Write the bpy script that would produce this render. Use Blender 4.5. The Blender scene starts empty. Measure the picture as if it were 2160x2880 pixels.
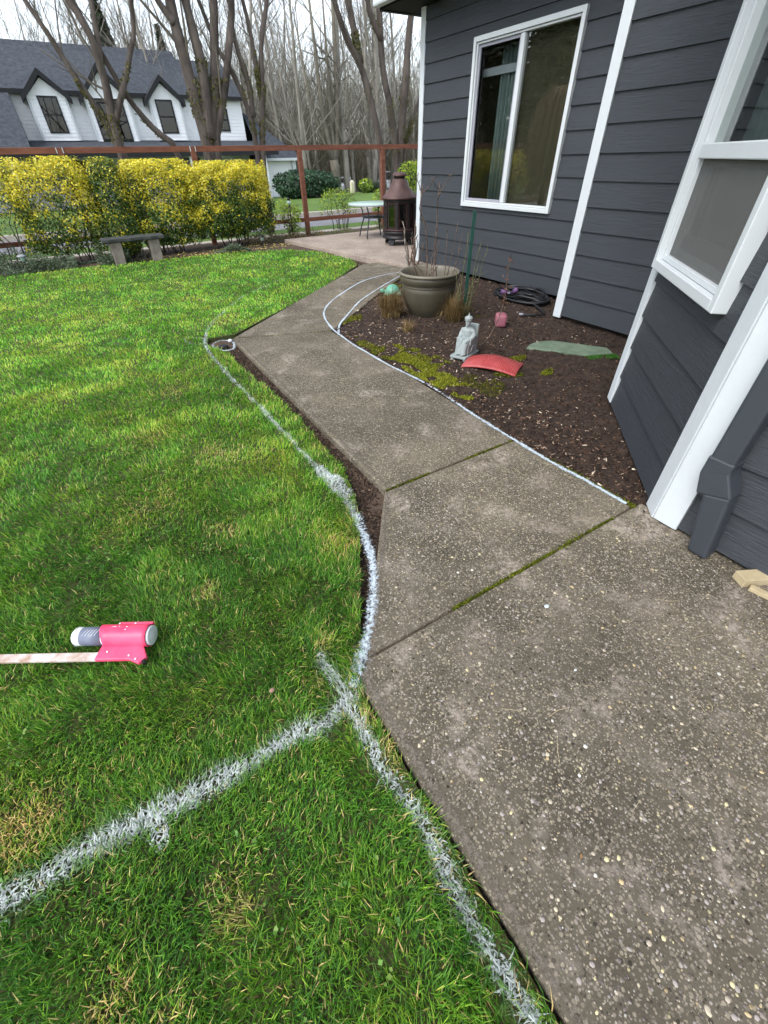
import bpy, math, random
import numpy as np
from mathutils import Vector, Matrix
random.seed(7); RNG = np.random.default_rng(7)
sc = bpy.context.scene
COL = sc.collection
# ------------------------------------------------------------------ camera, sky, sun, exposure
# world axes: +Y runs along the grey house wall away from the camera, +X points into the house
CAM = np.array([0.0, 0.0, 1.40]); FOC = 1171.736
CR = np.array([0.848, -0.530, -0.018]); CF = np.array([0.394, 0.652, -0.648])
CR = CR/np.linalg.norm(CR); CF = CF - CR*(CR@CF); CF = CF/np.linalg.norm(CF); CD = np.cross(CF, CR)
cd = bpy.data.cameras.new('camera'); cam = bpy.data.objects.new('camera', cd); COL.objects.link(cam)
cd.sensor_fit = 'VERTICAL'; cd.sensor_height = 36.0; cd.lens = 36.0*FOC/2880.0
cd.clip_start = 0.05; cd.clip_end = 600
cam.matrix_world = Matrix(((CR[0], -CD[0], -CF[0], CAM[0]), (CR[1], -CD[1], -CF[1], CAM[1]), (CR[2], -CD[2], -CF[2], CAM[2]), (0, 0, 0, 1)))
sc.camera = cam
SUN_EL, SUN_ROT = math.radians(52), math.radians(-102)
w = bpy.data.worlds.new('World'); sc.world = w; w.use_nodes = True
nt = w.node_tree; nt.nodes.clear()
sky = nt.nodes.new('ShaderNodeTexSky'); sky.sky_type = 'NISHITA'; sky.sun_disc = False
sky.sun_elevation = SUN_EL; sky.sun_rotation = SUN_ROT; sky.dust_density = 1.0; sky.air_density = 1.0
hs = nt.nodes.new('ShaderNodeHueSaturation'); hs.inputs['Saturation'].default_value = 0.42
bg = nt.nodes.new('ShaderNodeBackground'); bg.inputs['Strength'].default_value = 0.15
wo = nt.nodes.new('ShaderNodeOutputWorld')
nt.links.new(sky.outputs[0], hs.inputs['Color']); nt.links.new(hs.outputs[0], bg.inputs[0]); nt.links.new(bg.outputs[0], wo.inputs[0])
sd = bpy.data.lights.new('sun', 'SUN'); sd.energy = 1.1; sd.angle = math.radians(30); sd.color = (1.0, 0.97, 0.92)
so = bpy.data.objects.new('sun', sd); COL.objects.link(so)
sv = Vector((math.cos(SUN_EL)*math.sin(SUN_ROT), math.cos(SUN_EL)*math.cos(SUN_ROT), math.sin(SUN_EL)))
so.rotation_euler = sv.to_track_quat('Z', 'Y').to_euler()
sc.view_settings.view_transform = 'Standard'; sc.view_settings.look = 'None'
sc.view_settings.exposure = 1.34; sc.view_settings.gamma = 1.0; sc.view_settings.use_curve_mapping = False
sc.render.engine = 'CYCLES'; sc.cycles.use_denoising = True
sc.cycles.use_adaptive_sampling = True; sc.cycles.adaptive_threshold = .03
sc.cycles.max_bounces = 4; sc.cycles.diffuse_bounces = 2; sc.cycles.glossy_bounces = 3; sc.cycles.transparent_max_bounces = 16
# ------------------------------------------------------------------ helpers
def ray(px, py): return CR*(px-1080)/FOC + CD*(py-1440)/FOC + CF
def at_y(px, py, y): d = ray(px, py); return CAM + d*(y/d[1])
def at_z(px, py, z=0.0): d = ray(px, py); return CAM + d*((z-CAM[2])/d[2])
def lin(r, g, b):
    f = lambda c: (c/255/12.92) if c/255 <= 0.04045 else ((c/255+0.055)/1.055)**2.4
    return (f(r), f(g), f(b))
ORG = {}
def thing(name, label, cat, loc=(0, 0, 0), group=None, kind=None):
    o = bpy.data.objects.new(name, None); COL.objects.link(o); o.location = loc; o.empty_display_size = .1
    if label: o['label'] = label
    if cat: o['category'] = cat
    if group: o['group'] = group
    if kind: o['kind'] = kind
    ORG[o.name] = np.array(loc, float); return o
def tag(o, label=None, cat=None, group=None, kind=None):
    if label: o['label'] = label
    if cat: o['category'] = cat
    if group: o['group'] = group
    if kind: o['kind'] = kind
    return o
def link(name, me, m, parent, loc):
    o = bpy.data.objects.new(name, me); COL.objects.link(o)
    if isinstance(m, (list, tuple)):
        for q in m: me.materials.append(q)
    elif m: me.materials.append(m)
    if parent is not None: o.parent = parent
    else: o.location = loc
    ORG[o.name] = np.array(loc, float); return o
class MB:
    def __init__(s): s.v = []; s.f = []
    def add(s, vs, fs):
        b = len(s.v); s.v += [tuple(map(float, p)) for p in vs]; s.f += [tuple(i+b for i in q) for q in fs]; return s
    def box(s, x0, x1, y0, y1, z0, z1):
        return s.add([(x0,y0,z0),(x1,y0,z0),(x1,y1,z0),(x0,y1,z0),(x0,y0,z1),(x1,y0,z1),(x1,y1,z1),(x0,y1,z1)],
                     [(0,3,2,1),(4,5,6,7),(0,1,5,4),(1,2,6,5),(2,3,7,6),(3,0,4,7)])
    def obox(s, c, a, b, d):
        c, a, b, d = map(np.array, (c, a, b, d))
        return s.add([c-a-b-d, c+a-b-d, c+a+b-d, c-a+b-d, c-a-b+d, c+a-b+d, c+a+b+d, c-a+b+d],
                     [(0,3,2,1),(4,5,6,7),(0,1,5,4),(1,2,6,5),(2,3,7,6),(3,0,4,7)])
    def beam(s, p, q, wd, th, up=(0,0,1)):
        p, q = np.array(p, float), np.array(q, float); d = q-p; u = np.array(up, float)
        sd_ = np.cross(d, u); sd_ /= np.linalg.norm(sd_)+1e-9; n = np.cross(sd_, d); n /= np.linalg.norm(n)+1e-9
        return s.obox((p+q)/2, d/2, sd_*wd/2, n*th/2)
    def prism(s, poly, z0, z1):
        n = len(poly)
        vs = [(x, y, z0) for x, y in poly]+[(x, y, z1) for x, y in poly]
        return s.add(vs, [tuple(range(n-1, -1, -1)), tuple(range(n, 2*n))]+[(i, (i+1) % n, n+(i+1) % n, n+i) for i in range(n)])
    def tube(s, pts, rad, n=8, cap=True):
        pts = [np.array(p, float) for p in pts]; k = len(pts)
        rad = [rad]*k if np.isscalar(rad) else list(rad)
        u = None; vs = []
        for i in range(k):
            t = pts[min(i+1, k-1)]-pts[max(i-1, 0)]; t = t/(np.linalg.norm(t)+1e-12)
            if u is None:
                a = np.array((0, 0, 1.)) if abs(t[2]) < .9 else np.array((1., 0, 0)); u = np.cross(t, a)
            u = u-t*(u@t); u = u/(np.linalg.norm(u)+1e-12); v = np.cross(t, u)
            for j in range(n):
                an = 2*math.pi*j/n; vs.append(pts[i]+rad[i]*(math.cos(an)*u+math.sin(an)*v))
        fs = [(i*n+j, i*n+(j+1) % n, (i+1)*n+(j+1) % n, (i+1)*n+j) for i in range(k-1) for j in range(n)]
        if cap: fs += [tuple(range(n-1, -1, -1)), tuple((k-1)*n+j for j in range(n))]
        return s.add(vs, fs)
    def lathe(s, prof, c=(0, 0, 0), n=32, cap=True, sx=1, sy=1, rot=0):
        vs = []; k = len(prof)
        for r, z in prof:
            for j in range(n):
                a = 2*math.pi*j/n+rot; vs.append((c[0]+r*math.cos(a)*sx, c[1]+r*math.sin(a)*sy, c[2]+z))
        fs = [(i*n+j, i*n+(j+1) % n, (i+1)*n+(j+1) % n, (i+1)*n+j) for i in range(k-1) for j in range(n)]
        if cap: fs += [tuple(range(n-1, -1, -1)), tuple((k-1)*n+j for j in range(n))]
        return s.add(vs, fs)
    def ball(s, c, r, n=12, m=8, R=None):
        r = (r, r, r) if np.isscalar(r) else r; c = np.array(c, float); vs = []
        for i in range(1, m):
            th = math.pi*i/m
            for j in range(n):
                a = 2*math.pi*j/n; p = np.array((r[0]*math.sin(th)*math.cos(a), r[1]*math.sin(th)*math.sin(a), r[2]*math.cos(th)))
                vs.append(c+(R@p if R is not None else p))
        t = np.array((0, 0, r[2])); t = R@t if R is not None else t
        vs += [c+t, c-t]; fs = []
        for i in range(m-2):
            for j in range(n): fs.append((i*n+j, (i+1)*n+j, (i+1)*n+(j+1) % n, i*n+(j+1) % n))
        for j in range(n):
            fs.append((len(vs)-2, j, (j+1) % n)); fs.append((len(vs)-1, (m-2)*n+(j+1) % n, (m-2)*n+j))
        return s.add(vs, fs)
    def build(s, name, m, parent=None, smooth=False, bevel=0, loc=None, seg=2):
        o0 = ORG[parent.name] if parent is not None else np.array(loc if loc is not None else (0, 0, 0), float)
        me = bpy.data.meshes.new(name)
        me.from_pydata([tuple(np.array(p)-o0) for p in s.v], [], s.f); me.validate(); me.update()
        if smooth: me.polygons.foreach_set('use_smooth', [True]*len(me.polygons))
        o = link(name, me, m, parent, o0)
        if bevel:
            b = o.modifiers.new('bevel', 'BEVEL'); b.width = bevel; b.segments = seg; b.limit_method = 'ANGLE'
        return o
def mesh_np(name, V, F, m, parent=None, cols=None, smooth=False, loc=(0, 0, 0)):
    """V (n,3) float, F (k,3|4) int -> one mesh object, fast"""
    o0 = ORG[parent.name] if parent is not None else np.array(loc, float)
    V = np.asarray(V, np.float32)-o0.astype(np.float32); F = np.asarray(F, np.int32); k = F.shape[1]
    me = bpy.data.meshes.new(name); me.vertices.add(len(V)); me.vertices.foreach_set('co', V.ravel())
    me.loops.add(F.size); me.loops.foreach_set('vertex_index', F.ravel())
    me.polygons.add(len(F)); me.polygons.foreach_set('loop_start', np.arange(0, F.size, k, dtype=np.int32))
    try: me.polygons.foreach_set('loop_total', np.full(len(F), k, np.int32))
    except Exception: pass
    if smooth: me.polygons.foreach_set('use_smooth', np.ones(len(F), bool))
    if cols is not None:
        at = me.attributes.new('Col', 'FLOAT_COLOR', 'POINT'); c4 = np.ones((len(V), 4), np.float32)
        c4[:, :cols.shape[1]] = cols; at.data.foreach_set('color', c4.ravel())
    me.update(calc_edges=True)
    return link(name, me, m, parent, o0)
def hash2(i, j, s): 
    n = np.sin(i*127.1+j*311.7+s*74.7)*43758.5453; return n-np.floor(n)
def vnoise(x, y, sc_, s=0):
    x = np.asarray(x)*sc_; y = np.asarray(y)*sc_; i = np.floor(x); j = np.floor(y); u = x-i; v = y-j
    u = u*u*(3-2*u); v = v*v*(3-2*v)
    return (hash2(i, j, s)*(1-u)+hash2(i+1, j, s)*u)*(1-v)+(hash2(i, j+1, s)*(1-u)+hash2(i+1, j+1, s)*u)*v
def inpoly(x, y, poly):
    r = np.zeros(len(x), bool); n = len(poly)
    for i in range(n):
        x0, y0 = poly[i]; x1, y1 = poly[(i+1) % n]
        c = ((y0 > y) != (y1 > y)) & (x < (x1-x0)*(y-y0)/((y1-y0) if y1 != y0 else 1e-9)+x0); r ^= c
    return r
def pdist(x, y, pl):
    d = np.full(len(x), 1e9)
    for (x0, y0), (x1, y1) in zip(pl[:-1], pl[1:]):
        L = (x1-x0)**2+(y1-y0)**2+1e-12; t = np.clip(((x-x0)*(x1-x0)+(y-y0)*(y1-y0))/L, 0, 1)
        d = np.minimum(d, np.hypot(x-x0-t*(x1-x0), y-y0-t*(y1-y0)))
    return d
def resample(pl, step):
    pl = np.array(pl, float); out = [pl[0]]
    for a, b in zip(pl[:-1], pl[1:]):
        n = max(1, int(np.linalg.norm(b-a)/step)); out += [a+(b-a)*(k+1)/n for k in range(n)]
    return np.array(out)
def smooth_line(pl, it=2):
    pl = np.array(pl, float)
    for _ in range(it):
        q = [pl[0]]
        for a, b in zip(pl[:-1], pl[1:]): q += [a*.75+b*.25, a*.25+b*.75]
        pl = np.array(q+[pl[-1]])
    return pl
# ------------------------------------------------------------------ materials
def nodes(name):
    m = bpy.data.materials.new(name); m.use_nodes = True; t = m.node_tree; t.nodes.clear()
    o = t.nodes.new('ShaderNodeOutputMaterial'); p = t.nodes.new('ShaderNodeBsdfPrincipled'); t.links.new(p.outputs[0], o.inputs[0])
    return m, t, p, o
def coords(t, stretch=(1, 1, 1), kind='Object'):
    tc = t.nodes.new('ShaderNodeTexCoord'); mp = t.nodes.new('ShaderNodeMapping'); mp.inputs['Scale'].default_value = stretch
    t.links.new(tc.outputs[kind], mp.inputs[0]); return mp.outputs[0]
def noise(t, co, scale, detail=4, rough=.6, dist=0):
    n = t.nodes.new('ShaderNodeTexNoise'); n.inputs['Scale'].default_value = scale; n.inputs['Detail'].default_value = detail
    n.inputs['Roughness'].default_value = rough; n.inputs['Distortion'].default_value = dist
    if co is not None: t.links.new(co, n.inputs['Vector'])
    return n.outputs['Fac']
def ramp(t, fac, stops):
    r = t.nodes.new('ShaderNodeValToRGB'); e = r.color_ramp.elements
    while len(e) < len(stops): e.new(.5)
    for q, (p, c) in zip(e, stops): q.position = p; q.color = (*c, 1) if len(c) == 3 else c
    t.links.new(fac, r.inputs[0]); return r.outputs[0]
def mixc(t, fac, a, b, mode='MIX'):
    n = t.nodes.new('ShaderNodeMix'); n.data_type = 'RGBA'; n.blend_type = mode
    for k, q in ((0, fac), (6, a), (7, b)):
        if hasattr(q, 'links'): t.links.new(q, n.inputs[k])
        else: n.inputs[k].default_value = q if k == 0 else (*q, 1)
    return n.outputs[2]
def bump(t, p, h, strength=.3, dist=.01, prev=None):
    b = t.nodes.new('ShaderNodeBump'); b.inputs['Strength'].default_value = strength; b.inputs['Distance'].default_value = dist
    t.links.new(h, b.inputs['Height'])
    if prev is not None: t.links.new(prev, b.inputs['Normal'])
    t.links.new(b.outputs[0], p.inputs['Normal']); return b.outputs[0]
def mat(name, c, rough=.7, var=.18, scale=6, bs=60, bst=.25, bd=.004, stretch=(1, 1, 1), metal=0, spec=.4, c2=None, kind='Object'):
    m, t, p, o = nodes(name); co = coords(t, stretch, kind)
    f = noise(t, co, scale)
    hi = c2 if c2 else tuple(min(1, q*(1+var)) for q in c)
    lo = tuple(q*(1-var) for q in c) if not c2 else c
    t.links.new(ramp(t, f, [(.3, lo), (.7, hi)]), p.inputs['Base Color'])
    p.inputs['Roughness'].default_value = rough; p.inputs['Metallic'].default_value = metal; p.inputs['Specular IOR Level'].default_value = spec
    if bst: bump(t, p, noise(t, co, bs, 3), bst, bd)
    return m
def matcol(name, rough=.6, transl=0, spec=.3, ns=30, var=.15):
    m, t, p, o = nodes(name); a = t.nodes.new('ShaderNodeAttribute'); a.attribute_name = 'Col'
    f = noise(t, coords(t), ns, 2); c = mixc(t, 1.0, a.outputs['Color'], ramp(t, f, [(.3, (1-var,)*3), (.7, (1+var,)*3)]), 'MULTIPLY')
    t.links.new(c, p.inputs['Base Color']); p.inputs['Roughness'].default_value = rough; p.inputs['Specular IOR Level'].default_value = spec
    if transl:
        tr = t.nodes.new('ShaderNodeBsdfTranslucent'); t.links.new(c, tr.inputs[0]); mx = t.nodes.new('ShaderNodeMixShader')
        mx.inputs[0].default_value = transl; t.links.new(p.outputs[0], mx.inputs[1]); t.links.new(tr.outputs[0], mx.inputs[2]); t.links.new(mx.outputs[0], o.inputs[0])
    return m
M = {}
M['grass'] = matcol('grass_blade', .55, .3, .35, 3, .1)
M['leaf'] = matcol('leaf', .5, .25, .4, 20, .1)
M['chips'] = matcol('bark_chip', .85, 0, .2, 60, .25)
M['pebble'] = matcol('pebble', .6, 0, .4, 90, .2)
M['turf'] = mat('turf_soil', lin(62, 58, 34), .95, .35, 14, 80, .6, .01, c2=lin(72, 82, 38))
M['soil'] = mat('soil', lin(62, 50, 40), .95, .3, 10, 70, .8, .012, c2=lin(96, 80, 66))
M['mulch'] = mat('mulch', lin(36, 28, 23), .95, .4, 16, 90, 1.0, .015, c2=lin(72, 56, 45))
M['farground'] = mat('leaf_litter', lin(70, 66, 44), .95, .3, .8, 6, .5, .05, c2=lin(104, 92, 66))
M['farlawn'] = mat('far_lawn', lin(66, 92, 34), .9, .25, .7, 40, .8, .03, c2=lin(98, 126, 50))
M['road'] = mat('asphalt', lin(118, 118, 122), .9, .12, 1.2, 200, .4, .004)
M['pave'] = mat('pale_concrete', lin(176, 168, 156), .9, .1, 3, 120, .3, .003)
def m_concrete(name, dark, light, speck):
    m, t, p, o = nodes(name); co = coords(t)
    big = noise(t, co, 2.2, 6, .65); base = ramp(t, big, [(.32, dark), (.68, light)])
    def agg(scale, lo, hi, thr):
        vo = t.nodes.new('ShaderNodeTexVoronoi'); vo.inputs['Scale'].default_value = scale; t.links.new(co, vo.inputs['Vector'])
        sep = t.nodes.new('ShaderNodeSeparateColor'); t.links.new(vo.outputs['Color'], sep.inputs[0])
        k = mixc(t, 1.0, ramp(t, sep.outputs[0], [(thr, (0, 0, 0)), (thr+.05, (1, 1, 1))]), ramp(t, vo.outputs['Distance'], [(.34, (1, 1, 1)), (.50, (0, 0, 0))]), 'MULTIPLY')
        return k, ramp(t, sep.outputs[1], [(.0, lo), (.55, speck), (1, hi)])
    k1, c1 = agg(150, tuple(q*.45 for q in dark), tuple(min(1, q*1.5) for q in speck), .25)
    k, c2 = agg(85, tuple(q*.5 for q in dark), tuple(min(1, q*1.5) for q in speck), .55)
    c = mixc(t, k, mixc(t, k1, base, c1), c2)
    fine = noise(t, co, 38, 5, .7)                                   # pale lichen and efflorescence blotches
    lic = mixc(t, 1.0, ramp(t, noise(t, co, 4.6, 3, .5, .6), [(.54, (0, 0, 0)), (.70, (1, 1, 1))]), ramp(t, fine, [(.42, (0, 0, 0)), (.60, (.9, .9, .9))]), 'MULTIPLY')
    c = mixc(t, lic, c, lin(166, 156, 144))
    grime = ramp(t, noise(t, co, .9, 5, .6, .4), [(.35, (.78, .76, .76)), (.62, (1.08, 1.06, 1.04))])
    c = mixc(t, 1.0, c, grime, 'MULTIPLY')
    t.links.new(c, p.inputs['Base Color']); p.inputs['Roughness'].default_value = .9; p.inputs['Specular IOR Level'].default_value = .25
    b = bump(t, p, noise(t, co, 160, 4, .7), .5, .004); bump(t, p, k, .5, .003, b)
    return m
M['walk'] = m_concrete('exposed_aggregate', lin(74, 69, 58), lin(114, 107, 92), lin(134, 126, 110))
M['patio'] = m_concrete('patio_aggregate', lin(132, 120, 110), lin(160, 147, 136), lin(180, 168, 154))
def m_siding(name, c):
    m, t, p, o = nodes(name); co = coords(t, (1.6, 1.6, 26))
    g = noise(t, co, 3.0, 6, .62, 1.4); fl = noise(t, coords(t, (1, 1, 1)), 1.3, 3)
    t.links.new(mixc(t, .5, ramp(t, g, [(.3, tuple(q*.86 for q in c)), (.7, tuple(q*1.12 for q in c))]), ramp(t, fl, [(.3, tuple(q*.9 for q in c)), (.7, tuple(q*1.1 for q in c))])), p.inputs['Base Color'])
    p.inputs['Roughness'].default_value = .52; p.inputs['Specular IOR Level'].default_value = .35
    b = bump(t, p, g, .85, .006); bump(t, p, noise(t, coords(t), 220, 2), .12, .002, b); return m
M['siding'] = m_siding('charcoal_siding', lin(56, 60, 65))
M['white'] = mat('white_trim_paint', lin(196, 202, 205), .5, .04, 4, 50, .35, .003, (1, 1, .5))
M['vinyl'] = mat('white_vinyl', lin(198, 203, 205), .35, .03, 3, 30, .05, .001)
M['greyvinyl'] = mat('grey_screen_frame', lin(150, 150, 160), .5, .05, 3, 30, .05, .001)
M['dsp'] = mat('charcoal_metal', lin(58, 62, 68), .42, .06, 4, 60, .08, .002)
M['dark'] = mat('dark_void', lin(26, 26, 28), .9, .1, 4, 20, .1)
M['room'] = mat('room_wall', lin(150, 136, 118), .9, .1, 2, 20, .1)
M['curtain'] = mat('teal_curtain', lin(84, 94, 94), .85, .1, 3, 120, .2, .002)
M['cedar'] = mat('cedar_stain', lin(98, 57, 42), .75, .25, 4, 40, .4, .003, (.6, 4, 4), c2=lin(134, 86, 66))
M['rust'] = mat('rust_steel', lin(62, 46, 43), .6, .25, 5, 60, .3, .003, c2=lin(96, 74, 70), metal=.2)
M['blacksteel'] = mat('black_steel', lin(34, 33, 35), .5, .25, 5, 70, .3, .002, metal=.2)
M['bronze'] = mat('bronze_steel', lin(50, 32, 30), .5, .25, 5, 70, .3, .002, metal=.2)
M['pot'] = mat('glazed_pot', lin(68, 64, 53), .38, .1, 3, 50, .12, .003, c2=lin(84, 79, 66))
M['potrim'] = mat('glazed_pot_rim', lin(112, 106, 92), .35, .12, 3, 50, .12, .003)
M['bark'] = mat('maple_bark', lin(54, 47, 42), .9, .3, 5, 22, .9, .03, (1, 1, .35), c2=lin(104, 95, 88))
M['barkpale'] = mat('pale_bark', lin(112, 108, 98), .9, .2, 2, 10, .6, .03, (1, 1, .4), c2=lin(156, 151, 141))
M['barkgrey'] = mat('twig_bark', lin(86, 82, 71), .9, .2, 2, 10, .4, .03, c2=lin(116, 110, 98))
M['stem'] = mat('brown_stem', lin(66, 52, 44), .8, .25, 30, 90, .4, .002, c2=lin(118, 98, 84))
M['cane'] = mat('green_cane', lin(66, 72, 40), .7, .25, 20, 90, .3, .002, c2=lin(104, 106, 66))
M['stake'] = mat('green_enamel', lin(14, 62, 52), .4, .15, 6, 60, .1, .001)
M['turtle'] = mat('jade_glaze', lin(96, 164, 142), .3, .1, 12, 40, .1, .002)
M['stone'] = mat('statue_stone', lin(142, 150, 149), .75, .1, 20, 120, .35, .002)
M['redtile'] = mat('red_glaze', lin(150, 56, 56), .30, .14, 8, 80, .12, .002, c2=lin(172, 80, 78))
M['mauve'] = mat('mauve_block', lin(150, 92, 104), .55, .12, 10, 60, .15, .002)
M['greenslab'] = mat('green_slab', lin(84, 100, 82), .85, .12, 9, 60, .5, .004, c2=lin(112, 128, 108))
M['hose'] = mat('black_rubber', lin(30, 31, 34), .42, .15, 10, 60, .08, .001)
M['purple'] = mat('purple_plastic', lin(98, 70, 108), .4, .1, 6, 30, .05)
M['pink'] = mat('neon_pink_plastic', lin(244, 44, 92), .42, .06, 9, 40, .06, .001, c2=lin(250, 92, 128))
M['whitepaint'] = mat('chalk_white_paint', lin(190, 196, 198), .85, .06, 20, 120, .4, .002)
M['canlabel'] = mat('can_label', lin(112, 118, 136), .4, .05, 6, 20, 0)
M['canwhite'] = mat('can_white', lin(222, 226, 230), .4, .04, 6, 20, 0)
M['stickwhite'] = mat('chipped_white_stick', lin(168, 138, 118), .6, .1, 26, 90, .3, .002, c2=lin(214, 208, 204))
M['wood'] = mat('raw_lumber', lin(160, 144, 112), .85, .2, 8, 60, .4, .003, (1, 1, 1), c2=lin(192, 176, 142))
M['benchstone'] = mat('bench_stone', lin(108, 100, 92), .9, .25, 7, 50, .6, .006, c2=lin(150, 140, 130))
M['benchtop'] = mat('bench_slab_top', lin(64, 66, 64), .85, .25, 7, 50, .6, .006)
M['fhwall'] = mat('white_clapboard', lin(236, 238, 239), .7, .04, 1.5, 20, .1)
M['fhroof'] = mat('asphalt_shingle', lin(44, 49, 56), .9, .25, 5, 14, .8, .04, c2=lin(72, 77, 84))
M['fhblack'] = mat('black_trim', lin(24, 24, 27), .6, .1, 3, 20, .1)
M['carwhite'] = mat('car_paint', lin(222, 226, 230), .25, .02, 2, 20, 0)
M['tyre'] = mat('tyre_rubber', lin(28, 28, 30), .8, .1, 6, 40, .2)
M['cream'] = mat('cream_post', lin(212, 206, 180), .8, .06, 3, 30, .2)
M['glasstop'] = mat('frosted_glass_top', lin(168, 192, 180), .25, .04, 4, 20, 0)
M['moss'] = matcol('moss', .9, .15, .15, 60, .25)
def m_glass(name, tint, refl=.10):
    m, t, p, o = nodes(name); t.nodes.remove(p)
    tr = t.nodes.new('ShaderNodeBsdfTransparent'); tr.inputs[0].default_value = (*tint, 1)
    gl = t.nodes.new('ShaderNodeBsdfGlossy'); gl.inputs['Roughness'].default_value = .015
    lw = t.nodes.new('ShaderNodeLayerWeight'); lw.inputs[0].default_value = .5
    pw = t.nodes.new('ShaderNodeMath'); pw.operation = 'POWER'; pw.inputs[1].default_value = 4.0; t.links.new(lw.outputs['Facing'], pw.inputs[0])
    ad = t.nodes.new('ShaderNodeMath'); ad.operation = 'ADD'; ad.use_clamp = True; ad.inputs[1].default_value = refl; t.links.new(pw.outputs[0], ad.inputs[0])
    mx = t.nodes.new('ShaderNodeMixShader'); t.links.new(ad.outputs[0], mx.inputs[0]); t.links.new(tr.outputs[0], mx.inputs[1]); t.links.new(gl.outputs[0], mx.inputs[2])
    t.links.new(mx.outputs[0], o.inputs[0]); return m
M['glass'] = m_glass('window_glass', (.86, .90, .88), .06)
M['glassR'] = m_glass('window_glass_outer', (.74, .76, .72), .15)
M['glassdark'] = m_glass('far_window_glass', (.25, .27, .28), .06)
M['fireglass'] = m_glass('fire_door_glass', (.5, .45, .42), .12)
def m_screen():
    m, t, p, o = nodes('insect_screen'); tr = t.nodes.new('ShaderNodeBsdfTransparent')
    p.inputs['Base Color'].default_value = (*lin(104, 104, 101), 1); p.inputs['Roughness'].default_value = .8
    mx = t.nodes.new('ShaderNodeMixShader'); mx.inputs[0].default_value = .55
    t.links.new(tr.outputs[0], mx.inputs[1]); t.links.new(p.outputs[0], mx.inputs[2]); t.links.new(mx.outputs[0], o.inputs[0]); return m
M['screen'] = m_screen()
def m_spray():
    m, t, p, o = nodes('spray_paint'); a = t.nodes.new('ShaderNodeAttribute'); a.attribute_name = 'Col'
    co = coords(t); n = noise(t, co, 70, 5, .75)
    sp = t.nodes.new('ShaderNodeSeparateColor'); t.links.new(a.outputs['Color'], sp.inputs[0])
    s = t.nodes.new('ShaderNodeMath'); s.operation = 'ADD'; t.links.new(sp.outputs[0], s.inputs[0]); t.links.new(n, s.inputs[1])
    k = ramp(t, s.outputs[0], [(.78, (0, 0, 0)), (1.0, (.95, .95, .95))])
    s.use_clamp = True
    p.inputs['Base Color'].default_value = (*lin(188, 200, 208), 1); p.inputs['Roughness'].default_value = .85
    tr = t.nodes.new('ShaderNodeBsdfTransparent'); mx = t.nodes.new('ShaderNodeMixShader')
    t.links.new(k, mx.inputs[0]); t.links.new(tr.outputs[0], mx.inputs[1]); t.links.new(p.outputs[0], mx.inputs[2]); t.links.new(mx.outputs[0], o.inputs[0]); return m
M['spray'] = m_spray()
# ------------------------------------------------------------------ terrain, street, far lawn
def tz(y):
    if y < 12.9: return -.09
    if y < 17.1: return -.20
    z = -.05-(min(y, 36)-17.1)*.03
    if y > 36: z -= (min(y, 56)-36)*.06
    return z
rows = [-40, -10, -3, 0, 5, 10, 12.89, 12.91, 15, 17.09, 17.11, 20, 25, 30, 36, 40, 45, 50, 56, 80, 150, 320]
xs = [-260, -120, -60, -30, -15, -5, 5, 15, 30, 60, 120, 260]
V = [(x, y, tz(y)-.03) for y in rows for x in xs]; nx = len(xs)
F = [(j*nx+i, j*nx+i+1, (j+1)*nx+i+1, (j+1)*nx+i) for j in range(len(rows)-1) for i in range(nx-1)]
tag(mesh_np('ground', V, F, M['farground']), kind='structure')
ys = [17.3, 20, 24, 28, 32, 36, 40, 46]
V = [(x, y, tz(y)) for y in ys for x in (-60, 0, 30, 80)]
F = [(j*4+i, j*4+i+1, (j+1)*4+i+1, (j+1)*4+i) for j in range(len(ys)-1) for i in range(3)]
tag(mesh_np('far_lawn', V, F, M['farlawn']), kind='structure')
tag(MB().box(-80, 90, 13.0, 17.0, -.4, -.17).build('road', M['road']), kind='structure')
kerb = thing('kerb', None, None, (0, 13, -.1), kind='structure')
for y0 in (12.85, 17.0):
    for k in range(-6, 14):
        MB().box(k*3+.01, k*3+2.99, y0, y0+.15, -.35, -.045).build('kerb_stone', M['pave'], kerb, bevel=.015)
tag(MB().box(-40, 50, 11.98, 12.85, -.3, -.02).build('verge', M['farlawn']), kind='structure')
side = thing('sidewalk', None, None, (0, 11.8, 0), kind='structure')
for k in range(-8, 14):
    MB().box(k*1.5+.006, k*1.5+1.494, 11.62, 11.96, -.3, -.012).build('concrete_slab', M['pave'], side, bevel=.008)
# driveway across the street
tag(mesh_np('driveway', [(18, 25, tz(25)+.02), (31, 25, tz(25)+.02), (36, 36, tz(36)+.02), (20, 36, tz(36)+.02), (40, 56, tz(56)+.02), (22, 56, tz(56)+.02)], [(0, 1, 2, 3), (3, 2, 4, 5)], M['road']), kind='structure')
# ------------------------------------------------------------------ walkway, patio
walk = thing('walkway', None, None, (1.2, 2, 0), kind='structure')
SL = [[(.29, -1.6), (2.02, -1.6), (2.02, .737), (.345, .737), (.29, .68)],
      [(.352, .744), (1.95, .744), (1.935, 1.555), (.945, 1.555)],
      [(.955, 1.568), (1.935, 1.568), (1.975, 2.9), (1.965, 4.255), (1.005, 4.625)],
      [(1.02, 4.64), (1.975, 4.272), (2.13, 4.39), (3.14, 5.26), (4.10, 6.05), (4.45, 6.52), (4.34, 7.20), (4.06, 7.24)]]
slabs = []
for i, p in enumerate(SL):
    s = MB().prism(p, -.14, 0.0).build('concrete_slab', M['walk'], walk, bevel=.012, seg=3); slabs.append(s)
pat = thing('patio', None, None, (5, 8, 0), kind='structure')
PAT = [(3.96, 10.62), (4.345, 7.26), (4.46, 6.55), (4.66, 5.9), (5.1, 5.9), (5.1, 6.9), (11, 6.9), (11, 10.62)]
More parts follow.
